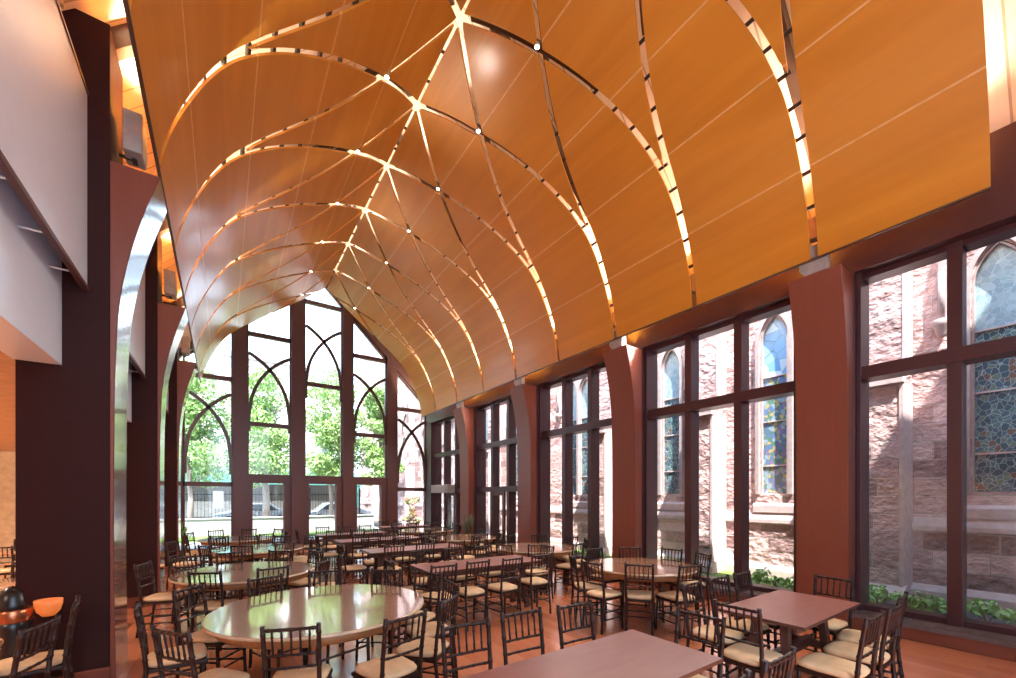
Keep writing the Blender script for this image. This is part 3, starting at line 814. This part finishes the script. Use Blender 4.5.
chairs_at('plank table under the column', [(3.35, 1.64, 1, 0), (3.9, 2.33, .05, -1), (4.38, 2.33, -.06, -1), (4.82, 2.32, 0, -1), (5.40, 1.62, -1, .1), (3.97, .92, .03, 1), (4.37, .92, 0, 1), (4.8, .96, -.08, 1)], G2)
chairs_at('first centre long table', [(2.3, 4.72, .04, 1), (2.82, 4.75, 0, 1), (3.36, 4.71, -.05, 1), (3.95, 4.78, .12, 1), (2.6, 6.25, 0, -1), (3.2, 6.25, .05, -1), (3.8, 6.25, 0, -1), (4.75, 5.6, -1, 0), (1.85, 5.5, 1, 0)], G2)
chairs_at('second centre long table', [(2.5, 7.13, 0, 1), (3.1, 7.15, .05, 1), (3.75, 7.13, -.04, 1), (2.5, 8.58, 0, -1), (3.15, 8.57, 0, -1), (3.8, 8.58, .05, -1), (1.74, 7.86, 1, .06), (4.58, 7.82, -1, 0)], G2)
chairs_at('third centre long table', [(2.5, 9.28, 0, 1), (3.1, 9.27, 0, 1), (3.7, 9.28, 0, 1), (2.5, 10.72, 0, -1), (3.15, 10.73, 0, -1), (3.75, 10.72, 0, -1), (1.72, 10.0, 1, 0), (4.56, 10.0, -1, 0)], G2, True)
chairs_at('fourth centre long table', [(2.35, 11.27, 0, 1), (2.95, 11.28, 0, 1), (3.55, 11.27, 0, 1), (2.35, 12.73, 0, -1), (2.95, 12.73, 0, -1), (3.55, 12.72, 0, -1), (1.58, 12.0, 1, 0)], G2, True)
chairs_at('far corner plank table', [(4.7, 13.2, 0, 1), (5.3, 13.22, 0, 1), (5.85, 13.2, 0, 1), (4.75, 14.66, 0, -1), (5.3, 14.68, 0, -1), (5.8, 14.66, 0, -1)], G2, True)

for _ in range(40):
    for i, a in enumerate(QUEUE):
        for b in QUEUE[i+1:]:
            ca = [a[0]+.22*a[2], a[1]+.22*a[3]]; cb2 = [b[0]+.22*b[2], b[1]+.22*b[3]]
            d = math.hypot(ca[0]-cb2[0], ca[1]-cb2[1])
            if 1e-6 < d < .49:
                k = (.49-d)/d*.25
                for c_, s_ in ((a, 1), (b, -1)):
                    c_[0] += s_*(ca[0]-cb2[0])*k; c_[1] += s_*(ca[1]-cb2[1])*k
    for a in QUEUE:
        for cv, cu, r in RT.values():
            d = math.hypot(a[0]-cv, a[1]-cu)
            if d < r+.10: a[0] = cv+(a[0]-cv)*(r+.10)/d; a[1] = cu+(a[1]-cu)*(r+.10)/d
for v, u, fv, fu, lab, grp, far, tn_ in QUEUE: place_chair(v, u, fv, fu, lab, grp, far)

# left aisle: small cafe tables, chairs and copper banded warmers ---------------
def cafe_table(v, u, r, label):
    o = empty('cafe_table', (v, u, 0)); tag(o, label, 'table', 'small round tables in the left aisle')
    MB().lathe([(0, .725), (r, .725), (r, .758), (r-.006, .762), (0, .762)], n=40).build('tabletop', M['round_top'], o)
    MB().lathe([(.035, .03), (.03, .1), (.03, .725)], n=16).build('pedestal', M['tube'], o)
    MB().lathe([(.24, 0), (.24, .012), (.06, .035), (.0, .035)], n=32).build('base', M['tube'], o)
cafe_table(-1.68, 4.32, .42, 'small round table edge at the far left of the photo')
cafe_table(-2.05, 7.4, .42, 'small round aisle table seen between the first two left columns')
cafe_table(-3.3, 8.9, .42, 'small round table in the aisle by the tan wall')
cafe_table(-3.2, 11.7, .42, 'small round table deepest in the left aisle')
A = 'chairs in the left aisle'
place_chair(-1.02, 4.12, -.95, .25, 'black turned chair in front of the big left column, back towards the hall', A)
place_chair(-1.0, 4.86, -.98, -.15, 'black turned chair seen edge on against the big left column', A)
place_chair(-1.45, 6.75, -.6, .7, 'black turned chair just behind the big left column', A)
place_chair(-1.6, 8.15, -.3, -.9, 'black turned chair by the small amber warmer behind the left column', A)
place_chair(-2.9, 7.3, 1, .1, 'dark aisle chair facing the hall beside the small round table', A)
place_chair(-2.12, 8.22, 0, -1, 'dark aisle chair beyond the small round table between the left columns', A)
place_chair(-3.3, 8.05, 0, 1, 'dark aisle chair on the near side of the table by the tan wall', A)
place_chair(-4.1, 8.8, 1, 0, 'dark aisle chair against the tan wall at the far left edge', A)
place_chair(-3.35, 9.8, 0, -1, 'dark aisle chair beyond the table by the tan wall', A)
place_chair(-3.2, 10.85, .1, 1, 'dark aisle chair on the near side of the deepest aisle table', A)
place_chair(-3.3, 12.55, 0, -1, 'dark aisle chair beyond the deepest aisle table', A)
def warmer(v, u, label, s=1.):
    o = empty('food_warmer', (v, u, 0), .5); tag(o, label, 'food warmer', 'copper banded warmers in the left aisle'); o.scale = (.7*s, .7*s, .97*s)
    MB().lathe([(.15, 0), (.16, .02), (.13, .1), (.14, .72), (.15, .78)], n=32).build('stand', M['urn'], o)
    MB().lathe([(.152, .78), (.168, .79), (.168, .88), (.152, .89)], n=32).build('band', M['copper'], o)
    h = MB(); n = 20; vs = []; fs = []
    for i in range(9):
        ph = PI/2*i/8
        for k in range(n+1):
            th = PI*.5 + PI*1.15*k/n
            vs.append((.16*math.cos(th)*math.cos(ph), .16*math.sin(th)*math.cos(ph), .89+.19*math.sin(ph)))
    for i in range(8):
        for k in range(n): fs.append((i*(n+1)+k, i*(n+1)+k+1, (i+1)*(n+1)+k+1, (i+1)*(n+1)+k))
    h.add(vs, fs, 0, True); ho = h.build('hood', M['urn'], o); sd = ho.modifiers.new('t', 'SOLIDIFY'); sd.thickness = .008
    MB().lathe([(0, .82), (.055, .825), (.10, .865), (.12, .92), (.124, .965), (.115, .965), (.11, .92), (.09, .87), (0, .84)], c=(.25, -.14, -.03), n=28).build('glowing_bowl', M['amber'], o)
    MB().tube([(.1, -.05, .84), (.24, -.12, .84)], .02, 8).build('bowl_arm', M['urn'], o)
warmer(-1.42, 5.1, 'black stand with copper band and glowing amber bowl by the big left column', 1.)
warmer(-1.62, 8.7, 'small amber glow on a black stand behind the big left column', 1.)
def potted(name, v, u, hgt, n, mat, label, spread=.35):
    o = empty(name, (v, u, 0)); tag(o, label, 'plant')
    MB().lathe([(.13, 0), (.15, .02), (.19, .4), (.2, .42), (.17, .42), (.165, .38), (0, .38)], n=24).build('pot', M['pot'], o)
    b = MB(); rnd = random.Random(n)
    for k in range(n):
        a = rnd.random()*2*PI; sp = spread*(.3+.7*rnd.random()); h = hgt*(.6+.4*rnd.random()); pts = []
        for i in range(6):
            t = i/5; pts.append(Vector((math.cos(a)*sp*t**1.6, math.sin(a)*sp*t**1.6, .38 + (h-.38)*(t - .18*t**3))))
        s = Vector((-math.sin(a), math.cos(a), 0)); vs = []; fs = []
        for i, p in enumerate(pts):
            w = .028*math.sin(PI*min(.98, .15+.85*i/5)); vs += [p - s*w, p + s*w]
        for i in range(5): fs.append((2*i, 2*i+1, 2*i+3, 2*i+2))
        b.add(vs, fs)
    b.build('fronds', M[mat], o)
potted('potted_fern', -1.0, 14.6, 1.3, 60, 'plant', 'bright green potted fern against the last left column')
potted('potted_grass', 6.70, 11.95, 1.45, 70, 'plant_grey', 'grey green potted grass before the last church side column', .32)

# ------------------------------------------------------------------ outside: church
GZ = .05
church = empty('church_building', (9.6, 8, 0)); tag(church, 'pink sandstone church with lancet windows right outside the window wall', 'church')
CW = 9.6; MOD = 3.12
WC = [.54 + 3.07*k for k in range(-1, 12)]       # window pair centres
LW, LZ0, LZS = .275, 1.86, 5.10                   # half width, sill, springing of a lancet
def lancet(yc, hw, z0, zs, n=10):
    R = 2.35*hw*2/2*1.0; R = 2.6*hw
    rt = []
    ymax = math.sqrt(R*R-(R-hw)**2)
    for k in range(n+1):
        ang = math.acos((R-hw)/R)*k/n
        rt.append((yc - (R-hw) + R*math.cos(ang), zs + R*math.sin(ang)))
    lt = [(2*yc-p[0], p[1]) for p in rt[::-1]][1:]
    return [(yc-hw, z0), (yc+hw, z0)] + rt + lt[:-1] + [(yc-hw, zs)]
cw = MB(); WT = 14.0
def lancet_half(hw, zs, n=10):
    pts = lancet(0, hw, 0, zs, n); return pts[1:n+3]        # from the right foot up to the apex
for wc in WC:
    for s in (-1, 1):
        yc = wc + s*.31; ya = wc if s > 0 else wc-1.54; yb = wc+1.54 if s > 0 else wc
        hf = [(LW, LZ0)] + lancet_half(LW, LZS)[1:]
        cw.add([(CW, ya, 1.3), (CW, yb, 1.3), (CW, yb, LZ0), (CW, ya, LZ0)], [(0, 1, 2, 3)])
        zt = hf[-1][1]; cw.add([(CW, ya, zt), (CW, yb, zt), (CW, yb, WT), (CW, ya, WT)], [(0, 1, 2, 3)])
        for (h0, z0), (h1, z1) in zip(hf, hf[1:]):
            cw.add([(CW, yc+h0, z0), (CW, yb, z0), (CW, yb, z1), (CW, yc+h1, z1)], [(0, 1, 2, 3)])
            cw.add([(CW, ya, z0), (CW, yc-h0, z0), (CW, yc-h1, z1), (CW, ya, z1)], [(0, 1, 2, 3)])
            for q in (-1, 1): cw.add([(CW, yc+q*h0, z0), (CW+.3, yc+q*h0, z0), (CW+.3, yc+q*h1, z1), (CW, yc+q*h1, z1)], [(0, 1, 2, 3)])
        cw.add([(CW, yc-LW, LZ0), (CW, yc+LW, LZ0), (CW+.3, yc+LW, LZ0), (CW+.3, yc-LW, LZ0)], [(0, 1, 2, 3)])
cw.box((CW+.3, WC[0]-1.54, 0), (CW+.5, WC[-1]+1.54, WT))
under(cw.build('wall', M['rough_stone']), church)
y0, y1 = WC[0]-1.54, WC[-1]+1.54
under(MB().box((CW-.02, y0, GZ-.3), (CW+.4, y1, 1.3)).build('lower_wall', M['rough_stone']), church)
under(MB().prism([(CW+.1, 1.22), (CW-.07, 1.22), (CW-.07, 1.30), (CW-.02, 1.44), (CW+.1, 1.44)], 'y', y0, y1).build('string_course', M['pale_stone'], bevel=.01), church)
under(MB().prism([(CW+.1, GZ-.2), (CW-.12, GZ-.2), (CW-.12, .24), (CW-.02, .34), (CW+.1, .34)], 'y', y0, y1).build('plinth', M['pale_stone'], bevel=.01), church)
gl_sets = [('stained_top', 'stained_low'), ('stained_sky', 'stained_fig')]
for k, wc in enumerate(WC):
    w = empty('church_window', (CW, wc, 1.86)); under(w, church)
    w.matrix_parent_inverse = Matrix.Translation(church.location).inverted()
    def W(o):
        o.parent = w; o.matrix_parent_inverse = Matrix.Translation(w.location).inverted(); return o
    tr = MB()
    for s in (-1, 1):
        out = lancet(wc+s*.31, LW, LZ0, LZS)
        for off, hw, xa, xb in ((.045, .045, CW-.05, CW+.2), (-.015, .022, CW+.02, CW+.25)):
            o2 = lancet(wc+s*.31, LW+off, LZ0-.02, LZS)
            tr.strip(o2[1:] + [o2[0]], hw - (.01 if s > 0 else 0), 'x', xa - (.006 if s > 0 else 0), xb)
    W(tr.build('stone_tracery', M['trim_stone']))
    top, low = gl_sets[1] if k == 2 else gl_sets[0]
    for s in (-1, 1):
        yc = wc+s*.31
        g = MB(); g.prism(lancet(yc, LW, 4.36, LZS), 'x', CW+.09, CW+.105); W(g.build('upper_glass', M[top]))
        g = MB(); g.prism([(yc-LW, LZ0), (yc+LW, LZ0), (yc+LW, 4.36), (yc-LW, 4.36)], 'x', CW+.09, CW+.105); W(g.build('lower_glass', M[low]))
        b = MB()
        for z in (2.45, 3.4, 4.36): b.box((CW+.065, yc-LW, z-.012), (CW+.09, yc+LW, z+.012))
        W(b.build('glazing_bar', M['pale_stone']))
    sl = MB(); sl.prism([(CW+.2, 1.86), (CW-.05, 1.60), (CW-.05, 1.44), (CW+.2, 1.44)], 'y', wc-.72, wc+.72); W(sl.build('window_sill', M['pale_stone'], bevel=.01))
    cbm = MB()
    for s in (-1, 1):
        cbm.lathe([(.03, -.26), (.06, -.22), (.07, -.14), (.11, -.08), (.12, 0), (.10, .02), (0, .02)], c=(CW-.07, wc+s*.9, 4.62), n=14)
        cbm.tube([(CW-.06, wc+s*.9, 4.62), (CW-.06, wc+s*.9, 5.4)], .05, 10)
    for s in (-1, 1):
        o3 = lancet(wc, .9, 4.62, 4.9)[2:]
    arc = lancet(wc, .9, 4.62, 5.3)
    cbm.strip(arc[1:-1], .05, 'x', CW-.09, CW+.05)
    W(cbm.build('corbel', M['trim_stone']))
for k in range(-1, 10):
    yb_ = 1.8 + 3.13*k
    b = MB()
    b.box((8.98, yb_, GZ-.2), (CW+.05, yb_+.52, 3.66)); b.prism([(8.98, 3.66), (CW+.05, 3.66), (CW+.05, 4.30), (9.28, 4.02)], 'y', yb_, yb_+.52); b.box((9.25, yb_+.02, 3.9), (CW+.05, yb_+.50, 8.5))
    bt = under(b.build('buttress', [M['rough_stone']]), church)
    q = MB(); q.box((8.968, yb_-.014, .3), (CW-.02, yb_+.035, 3.64)); q.box((9.24, yb_-.014, 4.05), (CW-.02, yb_+.05, 8.5))  # near side slab, its sunlit brightness put into the pale colour
    qo = q.build('sunlit_side', M['pale_stone']); qo.parent = bt; qo.matrix_parent_inverse = Matrix.Identity(4)
    cp = MB().prism([(8.90, 3.62), (9.02, 3.62), (9.34, 4.06), (9.30, 4.12), (8.90, 3.74)], 'y', yb_-.03, yb_+.55)
    co = cp.build('coping', M['pale_stone'], bevel=.008); co.parent = bt
    bp = MB().prism([(8.9, GZ-.2), (9.2, GZ-.2), (9.2, .34), (8.98, .34), (8.9, .22)], 'y', yb_-.05, yb_+.57); bo_ = bp.build('buttress_foot', M['pale_stone']); bo_.parent = bt
# ground outside
gnd = MB().box((7.62, -8, -.1), (8.98+.7, 30, GZ)); structure(gnd.build('ground_bed', M['soil']), 'dark planting bed between the hall and the church', 'ground')
gr2 = MB().box((7.62, 2.0, GZ), (9.6, 12.4, GZ+.03)); structure(gr2.build('ground_lawn', M['grass']), 'strip of bright lawn along the church foot', 'lawn')
plz = MB().box((-40, YB+.2, -.1), (9.7, 62, 0.02)); structure(plz.build('ground_plaza', M['paving']), 'pale paved plaza and street beyond the end doors', 'ground')
def leafy(b, c, rad, n, size, rnd, mi=0, flat=1.0):
    for _ in range(n):
        while True:
            p = Vector((rnd.uniform(-1, 1), rnd.uniform(-1, 1), rnd.uniform(-1, 1)))
            if .25 < p.length < 1: break
        p = Vector((p.x*rad[0], p.y*rad[1], p.z*rad[2]*flat)) + Vector(c)
        nrm = Vector((rnd.gauss(0, 1), rnd.gauss(0, 1), rnd.gauss(.6, 1))).normalized()
        a = nrm.orthogonal().normalized(); a.rotate(Matrix.Rotation(rnd.random()*6.28, 3, nrm)); d = nrm.cross(a)
        s = size*rnd.uniform(.6, 1.3)
        b.add([p - a*s, p - d*s*.55, p + a*s, p + d*s*.55], [(0, 1, 2, 3)], mi if isinstance(mi, int) else rnd.choice(mi))
rnd = random.Random(3)
pl_y = [.15, .5, .85, 1.25, 1.6, 1.95, 3.0, 3.35, 3.7, 6.2, 6.6, 7.0, 7.5]
protos = []
where = ['second nearest', 'nearest']
pos_txt = ['low in the nearest window at the right edge', 'low in the nearest window by its mullion', 'in the nearest window just beyond its mullion', 'in the middle of the near pane of the nearest window', 'left of centre in the nearest window', 'beside the column foot in the nearest window', 'beside the column in the second window', 'mid pane in the second window', 'by the mullion of the second window', 'at the right of the third window', 'at the middle of the third window', 'left of the middle of the third window', 'at the far side of the third window']
for i, y in enumerate(pl_y):
    o = empty('ground_cover_plant', (8.15+.12*((i*7) % 3), y, GZ)); tag(o, 'leafy green plant ' + pos_txt[i], 'plant', 'plants in the bed below the church')
    if i < 3:
        b = MB(); 
        for q in range(5): leafy(b, (rnd.uniform(-.12, .12), rnd.uniform(-.15, .15), .2+rnd.uniform(-.06, .1)), (.12, .14, .1), 26, .045, rnd)
        f = b.build('leaves', M['leaf_dark'], o)
        s = MB()
        for q in range(6): s.tube([(0, 0, 0), (rnd.uniform(-.12, .12), rnd.uniform(-.12, .12), .22)], .006, 5)
        st = s.build('stem', M['bark'], o); protos.append((f.data, st.data))
    else:
        for nm, d in zip(('leaves', 'stem'), protos[i % 3]):
            p = bpy.data.objects.new(nm, d); COL.objects.link(p); p.parent = o
        o.rotation_euler = (0, 0, i*1.3); 

# ------------------------------------------------------------------ outside: street end
def tree(x, y, h, cr, label, seed, n=2600, trunk=.16, base=2.4, mats=('leaf', 'leaf2'), size=.15):
    r = random.Random(seed); o = empty('tree', (x, y, 0)); tag(o, label, 'tree', 'trees beyond the end window')
    t = MB(); t.tube([(0, 0, 0), (.05, 0, base*.6), (-.05, .1, base*1.2), (.05, .1, h*.75)], [trunk, trunk*.85, trunk*.7, trunk*.25], 10)
    for k in range(9):
        a = r.random()*6.28; z = base*.8 + r.random()*(h*.5); l = cr*r.uniform(.5, .9)
        t.tube([(0, .05, z), (math.cos(a)*l*.5, math.sin(a)*l*.5, z+l*.4), (math.cos(a)*l, math.sin(a)*l, z+l*.7)], [trunk*.4, trunk*.25, .02], 6)
    t.build('trunk', M['bark'], o)
    b = MB(); nb = 34 if n > 1000 else 12
    for k in range(nb):
        a = r.random()*6.28; q = math.sqrt(r.random())*cr*.8; z = base + (h-base)*r.random()
        f = 1 - .35*((z-base)/(h-base))**3
        leafy(b, (math.cos(a)*q*f, math.sin(a)*q*f, z), (cr*.42, cr*.42, cr*.34), n//nb, size, r, [0, 0, 1])
    b.build('foliage', [M[mats[0]], M[mats[1]]], o)
TL = ['leafy tree behind the left pane of the end window', 'leafy tree with a pale trunk behind the left door', 'leafy tree behind the middle pane of the end window', 'dense green tree behind the fourth pane of the end window']
for i, (x, y, h) in enumerate([(-1.3, 24.6, 8.0), (1.9, 26.0, 8.3), (5.0, 24.8, 8.6), (7.45, 23.6, 7.9)]):
    tree(x, y, h, (1.75, 1.85, 1.8, 1.15)[i], TL[i], i+1, n=15000, trunk=.2 if i == 1 else .13, base=2.7, size=.085)
tree(8.3, 21.2, 1.9, .5, 'slim copper leaved shrub in front of the far church wall', 5, n=500, trunk=.04, base=.4, mats=('red_leaf', 'leaf_dark'), size=.08)
# low white wall, lawn strip and bench by the fence
lw = MB().box((-8, 22.0, 0.02), (6.6, 22.3, .8)).box((-8, 21.95, .8), (6.6, 22.35, .86))
tag(lw.build('low_wall', M['concrete'], bevel=.01), 'low pale planter wall across the plaza beyond the doors', 'wall')
lg = MB().box((-8, 20.2, .02), (6.6, 21.9, .10)); structure(lg.build('ground_verge', M['grass']), 'narrow grass verge before the low pale wall', 'lawn')
fe = empty('iron_fence', (0, 28.0, 0)); tag(fe, 'black iron railing behind the low pale wall', 'fence')
b = MB(); b.box((-9, -.02, 1.9), (7.5, .02, 1.95)); b.box((-9, -.02, .5), (7.5, .02, .55)); b.build('rail', M['iron'], fe)
b = MB(); x = -9
while x < 7.5: b.box((x, -.012, .02), (x+.02, .012, 2.1)); x += .16
b.build('pickets', M['iron'], fe)
for x in (-6.2, -2.3, 1.0, 4.4, 7.4): MB().box((x, -.05, .02), (x+.09, .05, 2.35)).build('post', M['iron'], fe)
sgn = MB().box((-.45, 27.9, 1.15), (.02, 27.93, 2.1)); tag(sgn.build('notice_board', M['white_paint'], bevel=.005), 'white notice fixed on the black railing', 'sign')
# covered green market stall across the street
mk = empty('market_shelter', (0, 33, 0)); tag(mk, 'long teal green shelter with posts across the street', 'shelter')
under(MB().prism([(31.5, 3.0), (35, 3.7), (35, 3.9), (31.5, 3.25)], 'x', -14, 8.6).build('awning_roof', M['awning']), mk)
under(MB().box((-14, 31.45, 2.62), (8.6, 31.55, 3.2)).build('fascia', M['awning']), mk)
for x in (-10, -6.2, -2.6, .9, 4.6, 8.3): under(MB().box((x-.14, 31.5, 0), (x+.14, 31.8, 2.7)).build('post', M['awning']), mk)
under(MB().box((-14, 34.7, 0), (8.6, 34.9, 3.6)).build('back_wall', M['grey_case']), mk)
under(MB().box((-14, 33.0, .5), (8.6, 33.1, 1.5)).build('counter', M['facade']), mk)
def car(x, y, label, s=1):
    o = empty('car', (x, y, .02)); tag(o, label, 'car', 'parked cars in the street')
    b = MB(); prof = [(-2.1, .35), (-2.1, .75), (-1.35, .9), (-.75, 1.38), (.75, 1.38), (1.45, .92), (2.1, .8), (2.15, .35)]
    b.prism(prof, 'y', -.85, .85); b.build('body', M['car'], o, bevel=.08)
    g = MB(); g.prism([(-1.15, .95), (-.68, 1.31), (.68, 1.31), (1.2, .95)], 'y', -.87, .87); g.build('side_glass', M['dark_glass'], o)
    for wx in (-1.3, 1.35):
        for wy in (-.82, .82):
            w = MB(); w.lathe([(0, -.1), (.3, -.1), (.33, -.06), (.33, .06), (.3, .1), (0, .1)], n=24); wo = w.build('wheel', M['tyre'], o, loc=(wx, wy, .33)); wo.rotation_euler = (PI/2, 0, 0)
car(6.4, 29.6, 'silver parked car behind the right door'); car(1.6, 29.6, 'silver parked car behind the left door'); 
# brick building behind
def building(x0, x1, y, h, label, rows, cols):
    o = empty('street_building', ((x0+x1)/2, y, 0)); tag(o, label, 'building')
    under(MB().box((x0, y, 0), (x1, y+6, h)).build('wall', M['facade']), o)
    under(MB().box((x0-.3, y-.5, h), (x1+.3, y+6.2, h+.5)).box((x0-.1, y-.25, h-.7), (x1+.1, y+.1, h-.45)).build('cornice', M['concrete']), o)
    for r in range(rows):
        for c in range(cols):
            cx = x0 + (x1-x0)*(c+.5)/cols; cz = 4.6 + (h-5)*(r+.35)/rows
            f = under(MB().box((cx-.7, y-.06, cz-.1), (cx+.7, y+.02, cz+2.1)).build('window', M['concrete']), o)
            p = MB().box((cx-.55, y-.09, cz), (cx+.55, y-.03, cz+1.95)).build('pane', M['dark_glass']); p.parent = f
building(-22, -1, 48, 13.5, 'pale brick building across the street at the left', 3, 7)
building(0, 11.5, 52, 16.5, 'taller pale brick building across the street at the centre', 3, 4)
# a tall plain tower by the near end of the church throws its shade on the church foot
tw = MB().box((3.5, -7.0, 0), (8.9, -2.95, 12.6)); tag(tw.build('front_tower', M['facade']), 'tall front tower of the hall behind the camera', 'tower')

# ------------------------------------------------------------------ lights
SUN_DIR = Vector((.25, .5, -1.0))
sun = bpy.data.lights.new('sun', 'SUN'); sun.energy = 7.0; sun.angle = .009; sun.color = (1., .95, .91)
so_ = bpy.data.objects.new('sun', sun); COL.objects.link(so_); so_.rotation_euler = SUN_DIR.to_track_quat('-Z', 'Y').to_euler(); so_.location = (-3, -6, 20)
def lamp(kind, loc, power, col, target=None, size=.3, spot=2.2, blend=.6):
    l = bpy.data.lights.new('lamp', kind); l.energy = power; l.color = col
    if kind == 'SPOT': l.spot_size = spot; l.spot_blend = blend; l.shadow_soft_size = size
    elif kind == 'POINT': l.shadow_soft_size = size
    else: l.size = size
    o = bpy.data.objects.new('lamp', l); COL.objects.link(o); o.location = loc
    if target: o.rotation_euler = (Vector(target)-Vector(loc)).to_track_quat('-Z', 'Y').to_euler()
    return o
WARM = (1., .90, .76); TABLE_W = 260; SOFT = (1., .94, .87)
for x, y, z, sd in fl_pos:
    lamp('SPOT', (x - sd*.02, y+.30, z+.25), 260 if sd > 0 else 400, WARM, (VC + sd*1.6, y+.3, 8.95), .06, 1.4 if sd > 0 else 1.8)
for k in range(9): lamp('SPOT', (6.95, 1.4+1.735*k, 5.95), 75, WARM, (5.2, 1.4+1.735*k, 8.6), .05, 2.7, .5)  # unseen lamps added above the header, brightening boards behind the lower slots
# small unseen lamps added beside the ridge so its slot reads bright
for k in range(9): lamp('SPOT', (VC+.30, U0+.9+1.74*k, 9.25), 20, WARM, (VC-.02, U0+.9+1.74*k, 10.4), .03, 2.7)
# fill spots added along the church side header to brighten tables and floor
for k in range(7):
    y = 1.2 + 2.1*k
    lamp('SPOT', (7.0, y, 4.97), TABLE_W*(.45 if k < 1 else .8 if k < 2 else 1), SOFT, (3.0, y+.5, .2), .6, 2.0, .9)
# unseen fill lamps added under the aisle soffit to brighten its walls
for y in (2.5, 6.5, 9.5, 13.0): lamp('SPOT', (-3.3, y, 2.9), 130, WARM, (-3.9, y, 0), .1, 2.6)
for y in (4.5, 8.0, 11.5): lamp('SPOT', (-3.9, y, 2.9), 110, WARM, (-5.2, y, 1.3), .1, 2.0)
lamp('SPOT', (-3.6, 14.6, 2.9), 40, WARM, (-4.2, YB, 1.3), .1, 2.2)
w = bpy.data.worlds.new('sky'); bpy.context.scene.world = w; w.use_nodes = True
nt = w.node_tree; bg = nt.nodes['Background']
tc = N(nt, 'ShaderNodeTexCoord'); sp = N(nt, 'ShaderNodeSeparateXYZ'); nt.links.new(tc.outputs['Generated'], sp.inputs[0])
r = ramp(nt, [(.0, (.70, .82, 1.0)), (.35, (.58, .78, 1.0)), (1., (.42, .66, 1.0))])
nt.links.new(sp.outputs['Z'], r.inputs['Fac']); nt.links.new(r.outputs['Color'], bg.inputs['Color']); bg.inputs['Strength'].default_value = 2.5

# ------------------------------------------------------------------ camera and view
cam = bpy.data.cameras.new('camera'); cam.sensor_width = 36; cam.lens = F_PX/1016*36; cam.shift_y = (HOR-339)/1016
cam.clip_start = .05; cam.clip_end = 300
co = bpy.data.objects.new('camera', cam); COL.objects.link(co); co.location = (0, 0, EYE); co.rotation_euler = (PI/2, 0, -YAW)
sc = bpy.context.scene; sc.camera = co
sc.view_settings.view_transform = 'Standard'; sc.view_settings.look = 'None'; sc.view_settings.gamma = 1; sc.view_settings.use_curve_mapping = False
sc.view_settings.exposure = 1.6
sc.cycles.use_denoising = True
sc.cycles.max_bounces = 10; sc.cycles.diffuse_bounces = 6; sc.cycles.glossy_bounces = 4; sc.cycles.transparent_max_bounces = 16; sc.cycles.sample_clamp_indirect = 8
